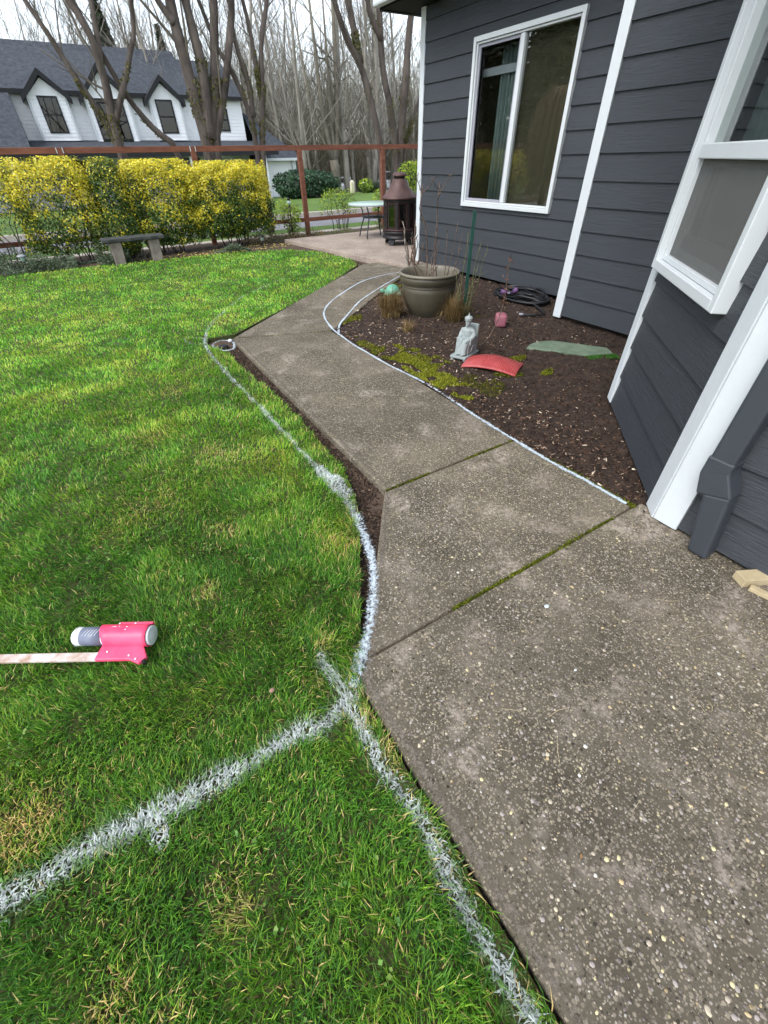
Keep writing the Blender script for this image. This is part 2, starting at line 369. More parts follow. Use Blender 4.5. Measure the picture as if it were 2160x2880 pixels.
MB().prism(PAT, -.14, .04).build('concrete_slab', M['patio'], pat, bevel=.012, seg=3)
# soil strip of the dug trench beside the walk and round the patio
tr = MB().prism([(-.1, -1.6), (.32, -1.6), (.32, .6), (.98, 1.5), (1.02, 4.6), (4.1, 7.2), (4.36, 7.2), (3.99, 10.66), (4.1, 11.0), (3.0, 10.6), (3.5, 9.4), (3.95, 8.6), (3.95, 7.35), (1.6, 5.4), (.6, 4.9), (.6, 1.6), (.1, .9)], -.2, -.05).build('trench_soil', M['soil'])
tag(tr, kind='structure')
TRENCH = [(.26, -1.2), (.29, .62), (.94, 1.55), (1.0, 4.6), (4.1, 7.25)]
# exposed pebbles: real stones proud of the slab
def pebble_template(k):
    r = np.random.default_rng(k); n = 6; v = []
    for rr, z in ((1.0, -.25), (.93, .18), (.55, .48)):
        for j in range(n): a = 2*math.pi*j/n+.3*rr; v.append((rr*math.cos(a)*(1+r.uniform(-.12, .12)), rr*math.sin(a)*(1+r.uniform(-.12, .12)), z))
    v.append((0, 0, .56)); v = np.array(v)
    f = [(i*n+j, i*n+(j+1) % n, (i+1)*n+(j+1) % n) for i in range(2) for j in range(n)]+[(i*n+j, (i+1)*n+(j+1) % n, (i+1)*n+j) for i in range(2) for j in range(n)]+[(2*n+j, 2*n+(j+1) % n, 3*n) for j in range(n)]
    return v, np.array(f)
PCOL = np.array([lin(196, 184, 158), lin(176, 164, 146), lin(206, 194, 150), lin(150, 142, 134), lin(190, 168, 128), lin(132, 120, 112), lin(210, 206, 196), lin(160, 150, 144), lin(112, 102, 98)])
pts = []
for i, dens in ((0, 5600), (1, 5200), (2, 3200)):
    p = np.array(SL[i]); x0, y0 = p.min(0); x1, y1 = p.max(0); y0 = max(y0, -.7)
    n = int((x1-x0)*(y1-y0)*dens); x = RNG.uniform(x0, x1, n); y = RNG.uniform(y0, y1, n)
    e = pdist(x, y, SL[i]+[SL[i][0]]); k = inpoly(x, y, SL[i]) & (e > .02) & ((e > .07) | (RNG.random(n) < .35)) & (vnoise(x, y, 3.0, 4)+.35 > RNG.random(n))
    pts.append(np.c_[x[k], y[k]])
pts = np.vstack(pts); n = len(pts)
sz = np.clip(RNG.lognormal(-6.0, .46, n), .0013, .0072)*np.where(pts[:, 1] > 1.56, .8, 1.0); asp = RNG.uniform(.6, 1, n); ang = RNG.uniform(0, 6.28, n)
ci = RNG.choice(len(PCOL), n, p=[.08, .13, .04, .19, .05, .19, .03, .14, .15])
order = np.argsort(-(sz/np.sqrt((pts**2).sum(1)+1.96))); big = order[:300]; rest = order[300:]
tv = [pebble_template(k) for k in range(4)]
VV = []; FF = []; CC = []
for t in range(4):
    idx = rest[rest % 4 == t]; v, f = tv[t]; c, s = np.cos(ang[idx])[:, None], np.sin(ang[idx])[:, None]
    lx = v[None, :, 0]*sz[idx, None]; ly = v[None, :, 1]*(sz*asp)[idx, None]
    P3 = np.stack([lx*c-ly*s+pts[idx, 0:1], lx*s+ly*c+pts[idx, 1:2], v[None, :, 2]*sz[idx, None]*.55+0*lx], 2)
    off = sum(len(q) for q in VV); VV.append(P3.reshape(-1, 3)); FF.append((f[None]+(np.arange(len(idx))*len(v))[:, None, None]+off).reshape(-1, 3))
    CC.append(np.repeat(PCOL[ci[idx]]*RNG.uniform(.5, .95, (len(idx), 1)), len(v), 0))
tag(mesh_np('pebbles', np.vstack(VV), np.vstack(FF), M['pebble'], walk, np.vstack(CC), True), kind='stuff')
pm = {}
for k in big:
    key = (int(k) % 4, int(ci[k]))
    if key not in pm:
        v, f = tv[key[0]]; o = mesh_np('pebble', v*np.array([1, 1, .55]), f, M['pebble'], None, np.repeat(PCOL[key[1]][None]*.95, len(v), 0), True); pm[key] = o.data; bpy.data.objects.remove(o)
    o = bpy.data.objects.new('pebble', pm[key]); COL.objects.link(o); o.parent = walk; o.location = (pts[k, 0]-1.2, pts[k, 1]-2, 0)
    o.scale = (sz[k], sz[k]*asp[k], sz[k]); o.rotation_euler = (0, 0, ang[k])
# small tufts: moss grown into joints and bed, generic short blades
def tufts(name, P, h, wd, cols, m, parent=None, lean=.5, kind='stuff', label=None, z=0.0, cat=None, loc=(0, 0, 0), curl=0.0):
    n = len(P); az = RNG.uniform(0, 6.283, n); h = h*RNG.uniform(.5, 1.15, n); ln = RNG.uniform(0, lean, n)
    wd = wd*RNG.uniform(.7, 1.2, n); dx, dy = np.cos(az), np.sin(az); px, py = -dy, dx
    b = np.c_[P[:, 0], P[:, 1], (P[:, 2] if P.shape[1] > 2 else np.full(n, z))]
    side_ = np.c_[px, py, np.zeros(n)]*wd[:, None]/2
    mid = b+np.c_[dx*np.sin(ln*.6), dy*np.sin(ln*.6), np.cos(ln*.6)]*(h*.55)[:, None]
    l2 = ln*1.4+curl; tip = mid+np.c_[dx*np.sin(l2), dy*np.sin(l2), np.cos(l2)]*(h*.5)[:, None]
    V = np.stack([b-side_, b+side_, mid+side_*.8, mid-side_*.8, tip], 1).reshape(-1, 3)
    f = np.array([(0, 1, 2), (0, 2, 3), (3, 2, 4)]); F = (f[None]+(np.arange(n)*5)[:, None, None]).reshape(-1, 3)
    o = mesh_np(name, V, F, m, parent, np.repeat(cols, 5, 0), False, loc); tag(o, label, cat, kind=kind); return o
MOSS = np.array([lin(104, 112, 30), lin(134, 140, 36), lin(80, 92, 34), lin(162, 160, 52)])
def seg_pts(a, b, n, wd): 
    t = RNG.random(n); a, b = np.array(a), np.array(b); d = (b-a)/np.linalg.norm(b-a); q = np.array((-d[1], d[0]))
    return a+(b-a)*t[:, None]+q*RNG.normal(0, wd, n)[:, None]
J = [seg_pts((.40, .741), (1.93, .741), 2600, .004), seg_pts((.96, 1.561), (1.92, 1.561), 1100, .004), seg_pts((1.03, 4.62), (1.96, 4.265), 300, .006)]
J = np.vstack(J); J = J[(vnoise(J[:, 0], J[:, 1], 7, 2) > .42)]
extra = np.array([(1.47, .745)])+RNG.normal(0, 1, (350, 2))*np.array([.06, .012])
J = np.vstack([J, extra, seg_pts((1.96, .72), (1.94, 1.3), 1400, .012), seg_pts((2.0, .52), (2.0, .2), 600, .012)])
tufts('joint_moss', np.c_[J, np.full(len(J), -.008)], .014, .006, MOSS[RNG.integers(0, 3, len(J))]*RNG.uniform(.4, .95, (len(J), 1)), M['moss'], walk, 1.0)
jd = MB()
for a, b in (((.35, .741), (1.97, .741)), ((.95, 1.5615), (1.93, 1.5615))): jd.beam((*a, -.03), (*b, -.03), .014, .03)
jd.beam((1.01, 4.632, -.03), (1.97, 4.263, -.03), .018, .03); jd.build('joint_soil', M['soil'], walk)
# ------------------------------------------------------------------ lawn
LAWN = [(-9, -2.2), (.280, -2.2), (.278, .58), (.312, .70), (.70, 1.40), (.80, 1.62), (.865, 1.9), (.90, 2.6), (.885, 3.2), (.85, 3.8), (.86, 4.25), (.74, 4.60), (.80, 4.80),
        (1.08, 4.78), (1.7, 5.27), (2.60, 5.98), (3.25, 6.58), (3.98, 7.28), (4.14, 7.7), (4.10, 8.4), (4.0, 9.0), (3.56, 9.6), (2.95, 9.85), (2.3, 10.0), (1.2, 10.03), (.2, 10.10), (-1.3, 10.16), (-9, 10.2)]
lawn = tag(MB().prism(LAWN, -.2, -.012).build('lawn', M['turf']), kind='structure')
PL = dict(
 far=[(1.57,6.21),(1.38,5.97),(1.10,5.53),(.94,5.28),(.79,4.89),(.73,4.66),(.70,4.39),(.70,3.88),(.70,3.45),(.72,3.09),(.72,2.74),(.73,2.43),(.73,2.17),(.74,2.03),(.745,1.86),(.745,1.69),(.73,1.5),(.68,1.33)],
 loop=[(.77,4.84),(.62,4.97),(.57,4.84),(.62,4.68),(.73,4.66)],
 faint=[(1.57,6.21),(1.64,6.32),(2.31,6.90),(2.54,7.03)],
 branch=[(.215,.85),(.225,.78),(.23,.68),(.225,.65)],
 left=[(.24,.645),(.15,.62),(.05,.63),(-.09,.63),(-.22,.63),(-.34,.64),(-.44,.65),(-.55,.66),(-.64,.66),(-.78,.66),(-1.3,.67)],
 down=[(.22,.64),(.22,.56),(.22,.47),(.215,.42),(.23,.35),(.235,.23),(.23,.12),(.23,.03),(.23,-.04),(.24,-.11),(.24,-.6)])
PW = dict(far=.0125, loop=.012, faint=.015, branch=.014, left=.0235, down=.0165)
DRY = [(-.26,.36,.055,1),(-.70,.82,.07,.8),(.22,3.64,.10,.5),(-.20,2.14,.13,.35),(-.09,1.38,.05,.5),(.27,2.45,.15,.35),(1.08,5.22,.14,.4),(-.52,.33,.05,.4),(-.44,.26,.04,.4),(.10,1.75,.09,.3),(.18,.78,.05,.4),(.255,.55,.04,.6),(.26,.40,.03,.6),(.26,.9,.04,.4),(-.1,2.9,.16,.25),(.55,1.35,.08,.35)]
def make_grass():
    NB = 3300000
    x = RNG.uniform(-3.6, 4.3, NB).astype(np.float32); y = RNG.uniform(-1.0, 10.2, NB).astype(np.float32)
    d = np.sqrt(x*x+y*y+1.4**2); area = 7.9*11.2; d0 = NB/area
    near_line = np.zeros(NB, bool)
    for q, pl in PL.items(): near_line |= pdist(x, y, pl) < PW[q]*1.6
    near_line |= np.hypot(x-.75, (y-1.81)*.6) < .06
    want = np.where(near_line, 1.9, 1.0)*36000*np.minimum(1, (1.75/d))**1.85
    vis = (x > -.42-.24*np.maximum(y, 0)-.45-.9*(RNG.random(NB) < .6)) & (x < 4.3)              # keep a margin beyond the frame edge
    k = (RNG.random(NB) < want/d0) & vis; x, y, d = x[k], y[k], d[k]
    k = inpoly(x, y, LAWN); x, y, d = x[k], y[k], d[k]; n = len(x)
    dry = np.zeros(n)
    wx = x+.07*(vnoise(x, y, 9, 61)-.5); wy = y+.07*(vnoise(x, y, 9, 62)-.5)
    for a, b, r, st in DRY: dry = np.maximum(dry, st*np.exp(-((wx-a)**2+(wy-b)**2)/(r*r)))
    dry *= .35+1.1*vnoise(x, y, 24, 9)
    n1 = vnoise(x, y, 1.7, 1); n2 = vnoise(x, y, 5.5, 2); n3 = vnoise(x, y, 16, 3); patch = .5*n1+.3*n2+.2*n3
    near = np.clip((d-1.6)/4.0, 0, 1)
    keep = (RNG.random(n) > .18*np.clip(dry, 0, 1)) & (RNG.random(n) > .35*np.clip(.38-n3, 0, 1)/.38)
    x, y, d, dry, patch, n2, n3, near = (q[keep] for q in (x, y, d, dry, patch, n2, n3, near)); n = len(x)
    ed = pdist(x, y, [(.262,-2),(.262,.58),(.30,.70),(.70,1.40),(.80,1.62),(.90,2.6),(.86,4.25)])
    # colour of each blade
    G = np.array([lin(50, 94, 26), lin(70, 118, 30), lin(94, 142, 36), lin(122, 162, 46), lin(156, 172, 66), lin(196, 180, 112), lin(140, 122, 74)])
    u = .55+.62*(patch-.5)+RNG.normal(0, .17, n)+.12*near
    gi = np.digitize(u, [.36, .52, .68, .86])
    r = RNG.random(n); tan = (r < .02+.028*(1-near)+.75*np.clip(dry, 0, 1)+.10*np.exp(-(ed/.06)**2)); gi = np.where(tan, np.where(RNG.random(n) < .82, 5, 6), gi); gi = np.where((~tan) & (RNG.random(n) < .8*np.clip(dry*1.3, 0, 1)), 4, gi)
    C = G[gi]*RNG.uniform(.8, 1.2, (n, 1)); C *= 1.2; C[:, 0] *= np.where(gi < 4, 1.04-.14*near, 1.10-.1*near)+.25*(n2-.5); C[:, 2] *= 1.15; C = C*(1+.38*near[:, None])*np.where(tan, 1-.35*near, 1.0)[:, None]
    # white paint sprayed on the blades
    paint = np.zeros(n, bool); pf = np.zeros(n)
    for q, pl in PL.items():
        pl = smooth_line(pl, 1); dd = pdist(x, y, [tuple(p) for p in pl]); ww = PW[q]*(.55+.9*vnoise(x, y, 9, 11))
        pr = np.clip(1.5-dd/ww, 0, 1)*(.35 if q == 'faint' else .55 if q == 'loop' else .92)
        if q == 'far': pr *= np.where(y > 5.0, .5, 1.0)
        paint |= RNG.random(n) < pr; pf = np.maximum(pf, np.clip(2.1-dd/ww, 0, 1)*(.4 if q in ('faint', 'loop') else .9))
    for a, b, r_ in ((.755, 1.78, .05), (.74, 1.92, .045), (.77, 1.70, .04), (-.39, .59, .022)): paint |= (np.hypot(x-a, (y-b)*.6) < r_*(.6+.8*vnoise(x, y, 14, 5))) & (RNG.random(n) < .9)
    wc = np.array(lin(214, 221, 218)); C = C*(1-.45*pf[:, None]*RNG.random((n, 1)))+wc*.45*pf[:, None]*RNG.random((n, 1)); C[paint] = wc*RNG.uniform(.72, 1.12, (paint.sum(), 1))*np.array([1, 1.0, 1.0])
    # geometry
    mow = vnoise(x, y, 2.3, 6)
    h = np.where(paint, .62, 1.0)*(.037+.016*(n3-.5)+.012*(mow-.5))*RNG.uniform(.55, 1.3, n)*(1-.30*np.clip(dry, 0, 1))*(1-.25*near)
    wd = (.0022+.0013*RNG.random(n))*np.maximum(1, d/1.9)**.85
    wd = np.where(paint, wd*1.7, wd)
    az = vnoise(x, y, 4.2, 8)*9+RNG.normal(0, 1.0, n); lean = np.clip(RNG.normal(.66, .33, n), .05, 1.4)-.12*near+np.where(paint, .25, 0)
    dx, dy = np.cos(az), np.sin(az); sx_, sy_ = -dy, dx
    tw = RNG.normal(0, .5, n); sx2 = sx_*np.cos(tw)+dx*np.sin(tw); sy2 = sy_*np.cos(tw)+dy*np.sin(tw)
    b = np.c_[x, y, np.full(n, -.014)]; sd2 = np.c_[sx2, sy2, np.zeros(n)]*wd[:, None]/2
    m1 = b+np.c_[dx*np.sin(lean*.55), dy*np.sin(lean*.55), np.cos(lean*.55)]*(h*.55)[:, None]
    l2 = lean*1.55; tip = m1+np.c_[dx*np.sin(l2), dy*np.sin(l2), np.cos(l2)]*(h*.6)[:, None]
    V = np.stack([b-sd2, b+sd2, m1+sd2*.9, m1-sd2*.9, tip], 1)
    f = np.array([(0, 1, 2), (0, 2, 3), (3, 2, 4)])
    def emit(name, k):
        nn = int(k.sum()); F = (f[None]+(np.arange(nn)*5)[:, None, None]).reshape(-1, 3)
        return tag(mesh_np(name, V[k].reshape(-1, 3), F, M['grass'], lawn, np.repeat(C[k], 5, 0)), kind='stuff')
    emit('grass', ~paint); emit('painted_grass', paint)
    print('blades', n)
make_grass()
# spray paint on hard ground: thin broken film
def spray(name, pl, wd, z, parent, sm=2, amax=.52, mt=None):
    P = resample(smooth_line(pl, sm), .008); n = len(P); t = np.gradient(P, axis=0); t /= np.linalg.norm(t, axis=1)[:, None]+1e-9
    q = np.c_[-t[:, 1], t[:, 0]]; K = 7; V = []; C = []
    for j in range(K):
        s = (j/(K-1)*2-1); ww = wd*(.8+.5*vnoise(P[:, 0], P[:, 1], 12, 3)); xy = P+q*(s*ww)[:, None]
        V.append(np.c_[xy, np.full(n, z)]); a = amax*(1-abs(s)**1.5)+.10*(vnoise(P[:, 0], P[:, 1], 5, 7)-.4); C.append(np.c_[a, a, a])
    V = np.stack(V, 1).reshape(-1, 3); C = np.stack(C, 1).reshape(-1, 3)
    F = [(i*K+j, i*K+j+1, (i+1)*K+j+1, (i+1)*K+j) for i in range(n-1) for j in range(K-1)]
    return mesh_np(name, V, F, mt or M['spray'], parent, np.clip(C, 0, 1))
spray('paint_line', [(.72, 1.47), (.67, 1.29), (.635, 1.17), (.565, 1.03), (.475, .90), (.39, .80), (.31, .725), (.26, .67)], .044, .0045, walk, 2, .43)
spray('paint_line', [(4.22, 6.26), (3.90, 6.27), (3.39, 6.10), (2.89, 5.69), (2.50, 5.34), (2.23, 5.00), (2.09, 4.68), (1.99, 4.27), (1.97, 4.05), (1.94, 3.71), (1.945, 3.45), (1.94, 3.13), (1.96, 2.9), (1.985, 2.58), (1.97, 2.23), (1.945, 2.03), (1.93, 1.64), (1.92, 1.25), (1.94, 1.01), (1.94, .77)], .022, .005, walk)
spray('paint_line', [(4.05, 6.05), (3.44, 5.62), (2.95, 5.24), (2.78, 5.10), (2.35, 4.63), (2.12, 4.38), (1.99, 4.13)], .020, .0065, walk)
M['trowel'] = M['spray'].copy(); M['trowel'].name = 'trowelled_edge'
M['trowel'].node_tree.nodes['Principled BSDF'].inputs['Base Color'].default_value = (*lin(116, 107, 96), 1)
for pl_ in ([(.315, -1.5), (.315, .66), (.37, .74), (.66, 1.13), (.955, 1.53)], [(.985, 1.6), (1.03, 4.6)]):
    spray('trowelled_edge', pl_,   .034 if pl_[0][1] < 0 else .018, .0025, walk, 0, .40, M['trowel'])
sp = thing('sprinkler_ring', 'round sunken sprinkler head ringed with white paint at the outer corner of the walk', 'sprinkler', (.89, 4.53, -.04))
a = [(.89+.10*math.cos(t)*(1+.1*math.sin(3*t)), 4.53+.17*math.sin(t), 0) for t in np.linspace(0, 6.283, 40)]
MB().lathe([(.045, -.03), (.045, .012), (.036, .016), (.0, .016)], (.88, 4.52, -.03), 20).build('sprinkler_cap', M['blacksteel'], sp, True)
o = spray('paint_ring', [(p[0], p[1]) for p in a], .030, -.02, sp, 0, .40)
MB().ball((.975, 4.60, -.01), (.026, .03, .016)).build('painted_clod', M['whitepaint'], sp, True)
# ------------------------------------------------------------------ mulch bed
BED = [(1.96, .60), (1.945, 1.2), (1.925, 1.6), (1.95, 2.1), (1.985, 2.9), (1.98, 4.26), (2.13, 4.385), (3.14, 5.25), (4.12, 6.04), (4.47, 6.52), (4.62, 6.0), (4.9, 6.0), (5.0, 3.2), (4.4, 3.2), (4.4, 1.4), (3.0, 1.4), (2.2, .60)]
def bedz(x, y): return -.03+.028*vnoise(x, y, 2.0, 21)+.022*vnoise(x, y, 9, 22)+.012*vnoise(x, y, 30, 23)
gx_ = np.arange(1.9, 5.05, .022); gy_ = np.arange(.55, 6.6, .022); X, Y = np.meshgrid(gx_, gy_); Z = bedz(X, Y)
edge = pdist(X.ravel(), Y.ravel(), BED[:11]).reshape(X.shape); Z = Z-np.clip(.05-edge, 0, .05)*.5
inside = inpoly(X.ravel(), Y.ravel(), BED).reshape(X.shape); W_ = X.shape[1]
fc = []
ii, jj = np.nonzero(inside[:-1, :-1] | inside[1:, :-1] | inside[:-1, 1:] | inside[1:, 1:])
idx = ii*W_+jj; Fq = np.c_[idx, idx+1, idx+W_+1, idx+W_]
Z[~inside] = -.06
bed = tag(mesh_np('planting_bed', np.c_[X.ravel(), Y.ravel(), Z.ravel()], Fq, M['mulch'], None, None, True), kind='structure')
def chips(name, x, y, z, size, cols, parent):
    n = len(x); az = RNG.uniform(0, 6.283, n); el = RNG.normal(0, .35, n); L = size*RNG.uniform(.5, 1.6, n); Wd = L*RNG.uniform(.2, .5, n); T = L*RNG.uniform(.08, .2, n)
    a = np.c_[np.cos(az)*np.cos(el), np.sin(az)*np.cos(el), np.sin(el)]; b = np.c_[-np.sin(az), np.cos(az), RNG.normal(0, .3, n)]; c = np.cross(a, b)
    a = a*L[:, None]/2; b = b*Wd[:, None]/2; c = c*T[:, None]/2; o_ = np.c_[x, y, z]
    V = np.stack([o_-a-b*.6-c, o_+a-b*.5-c, o_+a*.9+b-c, o_-a*.9+b*.7-c, o_-a-b*.6+c, o_+a-b*.5+c, o_+a*.9+b+c, o_-a*.9+b*.7+c], 1).reshape(-1, 3)
    f = np.array([(0,3,2,1),(4,5,6,7),(0,1,5,4),(1,2,6,5),(2,3,7,6),(3,0,4,7)]); F = (f[None]+(np.arange(n)*8)[:, None, None]).reshape(-1, 4)
    return tag(mesh_np(name, V, F, M['chips'], parent, np.repeat(cols, 8, 0)), kind='stuff')
def bedpts(n, y0=.6, y1=6.4):
    x = RNG.uniform(1.93, 5, n); y = RNG.uniform(y0, y1, n); k = inpoly(x, y, BED); return x[k], y[k]
x, y = bedpts(60000); k = RNG.random(len(x)) < .25+.75*np.clip((4.2-np.hypot(x, y))/2.6+.4, 0, 1); x, y = x[k], y[k]
CB = np.array([lin(46, 36, 30), lin(62, 48, 40), lin(84, 64, 52), lin(110, 86, 70), lin(168, 146, 124), lin(206, 190, 170)])
pr = np.clip(.10+.25*(vnoise(x, y, 1.6, 31)-.35)+.18*np.exp(-((x-2.05)/.5)**2)*(y > 2.5)+.15*(y > 3.3)*(x < 3.0)-.10*(x > 2.5)*(y < 2.6), .02, .5); rr = RNG.random(len(x))
cidx = np.where(rr < pr*.45, 4+(RNG.random(len(x)) < .3), RNG.choice(4, len(x), p=[.34, .32, .22, .12]))
chips('bark_chips', x, y, bedz(x, y)+.004, (.012+.010*RNG.random(len(x)))*np.where((x > 2.4) & (y < 2.6), .75, 1), CB[cidx]*RNG.uniform(.7, 1.2, (len(x), 1)), bed)
q_ = np.vstack([seg_pts(a, b, n, .05) for a, b, n in (((.27, -.6), (.28, .62), 700), ((.32, .74), (.86, 1.45), 1500), ((.90, 1.6), (.95, 4.5), 3200), ((1.0, 4.72), (4.0, 7.3), 1500), ((4.15, 7.4), (4.0, 10.4), 900), ((.75, 1.45), (.88, 1.9), 900))])
chips('soil_clods', q_[:, 0], q_[:, 1], np.full(len(q_), -.047), .014+.01*RNG.random(len(q_)), np.array([lin(58, 46, 38), lin(74, 60, 50), lin(44, 36, 30), lin(92, 76, 62), lin(120, 100, 82)])[RNG.choice(5, len(q_), p=[.3, .28, .25, .13, .04])], tr)
# moss in the bed
def moss_patch(cx, cy, rx, ry, n, rot=0, bright=1.0):
    t = RNG.uniform(0, 6.283, n); r = np.sqrt(RNG.random(n)); x = r*np.cos(t)*rx; y = r*np.sin(t)*ry; c, s = math.cos(rot), math.sin(rot)
    P = np.c_[cx+x*c-y*s, cy+x*s+y*c]; k = (vnoise(P[:, 0], P[:, 1], 11, 41)*1.1-.25*r > .20+.16*r) & inpoly(P[:, 0], P[:, 1], BED); P = P[k]
    return P, MOSS[RNG.integers(0, 4, len(P))]*RNG.uniform(.6, 1.2, (len(P), 1))*bright
mp = [moss_patch(2.12, 2.72, .13, .66, 16000, 0, 1.2), moss_patch(2.24, 3.10, .18, .42, 7000, .2, .95), moss_patch(2.05, 3.55, .06, .5, 2600, 0, .8), moss_patch(2.30, 2.3, .2, .2, 1500, 0, .5),
      moss_patch(2.95, 2.55, .12, .06, 900, 0, .8), moss_patch(3.6, 3.9, .14, .2, 1200, 0, .8), moss_patch(2.95, 2.2, .10, .05, 700, .4, .9), moss_patch(2.35, 4.5, .25, .10, 1400, .75, .8), moss_patch(3.6, 5.55, .5, .10, 1800, .72, .9), moss_patch(2.62, 2.34, .16, .05, 900, -.5, .55)]
P = np.vstack([q[0] for q in mp]); C = np.vstack([q[1] for q in mp])
tufts('moss', np.c_[P, bedz(P[:, 0], P[:, 1])+.002], .016, .006, C, M['moss'], bed, 1.0)
# ------------------------------------------------------------------ the grey house
XA, XB, XD, YD = 4.85, 4.22, 1.975, .615           # siding planes: window wall, bump-out, bay front; bay corner
S2 = math.sqrt(.5)
house = thing('house', 'charcoal grey lap sided house with white corner trim and white framed windows', 'house', (5.0, 3.0, 0))
def board_piece(s0, s1, za, zb, zlo, expo, P0, d, nrm, wob):
    off = lambda z: .024-.018*(z-zlo)/(expo+.012)+wob
    vs = []
    for s in (s0, s1):
        for n_, z in ((-.004, za), (off(za), za), (off(zb), zb), (-.004, zb)): vs.append((P0[0]+d[0]*s+nrm[0]*n_, P0[1]+d[1]*s+nrm[1]*n_, z))
    MB().add(vs, [(0, 1, 2, 3), (7, 6, 5, 4), (0, 4, 5, 1), (1, 5, 6, 2), (2, 6, 7, 3), (3, 7, 4, 0)]).build('siding_board', M['siding'], house, bevel=.0015, seg=1)
def siding(P0, d, nrm, L, z0, expo, ztop, openings=()):
    i = 0
    while z0+i*expo < ztop-.02:
        zlo = z0+i*expo; zhi = min(zlo+expo+.012, ztop); segs = [(0, L)]; wob = random.uniform(0, .0012)
        for (a, b, za, zb) in openings:
            if zhi <= za or zlo >= zb: continue
            ns = []
            for (p, q) in segs:
                if a > p: ns.append((p, min(a, q)))
                if b < q: ns.append((max(b, p), q))
            segs = ns
            if zlo < za-.004: board_piece(a+.001, b-.001, zlo, za, zlo, expo, P0, d, nrm, wob)
            if zhi > zb+.004: board_piece(a+.001, b-.001, zb, zhi, zlo, expo, P0, d, nrm, wob)
        for p, q in segs: board_piece(p, q, zlo, zhi, zlo, expo, P0, d, nrm, wob)
        i += 1
EX = .192; ZT = 2.86
WA = (4.07, 5.645, .86, 2.455)
siding((XA, 3.1), (0, 1), (-1, 0), 3.62, .045, EX, ZT, [(WA[0]-3.1+.012, WA[1]-3.1-.012, WA[2]+.012, WA[3]-.012)])
siding((XB, 1.2), (0, 1), (-1, 0), 2.0, .05, EX, ZT)
LC = 1.345                                          # length of the angled bay wall
WC = (.255, 1.235, .885, 2.10)
siding((XD, YD), (S2, S2), (-S2, S2), LC-.03, .02, .197, ZT, [(WC[0]+.012, WC[1]-.012, WC[2]+.012, WC[3]-.012)])
siding((XD, -2.2), (0, 1), (-1, 0), 2.2+YD, .022, .2, ZT)
# framing behind the boards, with holes for the windows
bk = MB()
def backing(P0, d, nin, L, op=None):
    def q(a, b, za, zb):
        c = np.array((P0[0]+d[0]*(a+b)/2+nin[0]*.05, P0[1]+d[1]*(a+b)/2+nin[1]*.05, (za+zb)/2)); bk.obox(c, (d[0]*(b-a)/2, d[1]*(b-a)/2, 0), (nin[0]*.042, nin[1]*.042, 0), (0, 0, (zb-za)/2))
    if op is None: q(0, L, .06, 2.9); return
    a, b, za, zb = op; q(0, a, .06, 2.9); q(b, L, .06, 2.9); q(a, b, .06, za); q(a, b, zb, 2.9)
backing((XA, 3.1), (0, 1), (1, 0), 3.6, (WA[0]-3.1+.02, WA[1]-3.1-.02, WA[2]+.02, WA[3]-.02))
backing((XB, 1.2), (0, 1), (1, 0), 1.98); backing((XD, YD), (S2, S2), (S2, -S2), LC, (WC[0]+.02, WC[1]-.02, WC[2]+.02, WC[3]-.02)); backing((XD, -2.2), (0, 1), (1, 0), 2.2+YD)
CX, CY = XD+S2*LC, YD+S2*LC
bk.box(CX+.02, XB+.05, CY-.10, CY-.012, .06, 2.9)                       # return wall of the bay
bk.box(XB+.1, XA+.02, 3.1, 3.17, .06, 2.9); bk.box(XA+.1, 10.5, 6.60, 6.70, .06, 2.9); bk.box(10.4, 10.5, -2.2, 6.6, .06, 2.9); bk.box(XD+.1, 10.4, -2.2, -2.1, .06, 2.9)
bk.build('wall_framing', M['dark'], house)
rm = MB(); rm.box(XA+.1, 10.3, 3.3, 6.55, .12, .16); rm.box(8.2, 8.3, 3.3, 6.55, .1, 2.8); rm.box(XA+.11, 8.2, 3.2, 3.25, .1, 2.8); rm.box(XA+.11, 8.2, 6.5, 6.55, .1, 2.8); rm.box(XA+.1, 8.3, 3.2, 6.55, 2.75, 2.8)
rm.box(CX+.1, CX+.2, -2, CY-.15, .1, 2.8)
rm.build('interior_wall', M['room'], house)
# the far side wall of the house behind the corner board
for i in range(14): MB().box(XA-.01, 10.5, 6.71, 6.726, .045+i*EX, .045+(i+1)*EX-.004).build('siding_board', M['siding'], house)
# corner boards
tm = lambda mb, **k: mb.build('corner_trim', M['white'], house, bevel=.004, **k)
tm(MB().box(XA-.032, XA-.006, 6.655, 6.752, .04, ZT)); tm(MB().box(XA-.006, XA+.085, 6.728, 6.753, .04, ZT))
tm(MB().box(XB-.032, XB-.008, 3.115, 3.212, .025, ZT)); tm(MB().box(XB-.008, XB+.08, 3.19, 3.213, .025, ZT))
def cbox(s0, s1, n0, n1, z0, z1, mb=None):          # box in the frame of the angled bay wall
    mb = mb or MB(); c = np.array((XD+S2*(s0+s1)/2-S2*(n0+n1)/2, YD+S2*(s0+s1)/2+S2*(n0+n1)/2, (z0+z1)/2))
    return mb.obox(c, (S2*(s1-s0)/2, S2*(s1-s0)/2, 0), (-S2*(n1-n0)/2, S2*(n1-n0)/2, 0), (0, 0, (z1-z0)/2))
tm(cbox(LC-.09, LC+.005, .006, .032, .025, ZT))
t4 = MB(); t4.add([(XD-.036, YD-.10, .012), (XD-.036, YD+.012, .012), (XD-.008, YD+.0, .012), (XD-.008, YD-.10, .012), (XD-.036, YD-.10, ZT), (XD-.036, YD+.012, ZT), (XD-.008, YD, ZT), (XD-.008, YD-.10, ZT)],
    [(0,3,2,1),(4,5,6,7),(0,1,5,4),(1,2,6,5),(2,3,7,6),(3,0,4,7)]); tm(t4)
t5 = cbox(-.006, .105, .010, .036, .004, ZT); t5.v = [(x, y, z) for x, y, z in t5.v]; tm(t5)
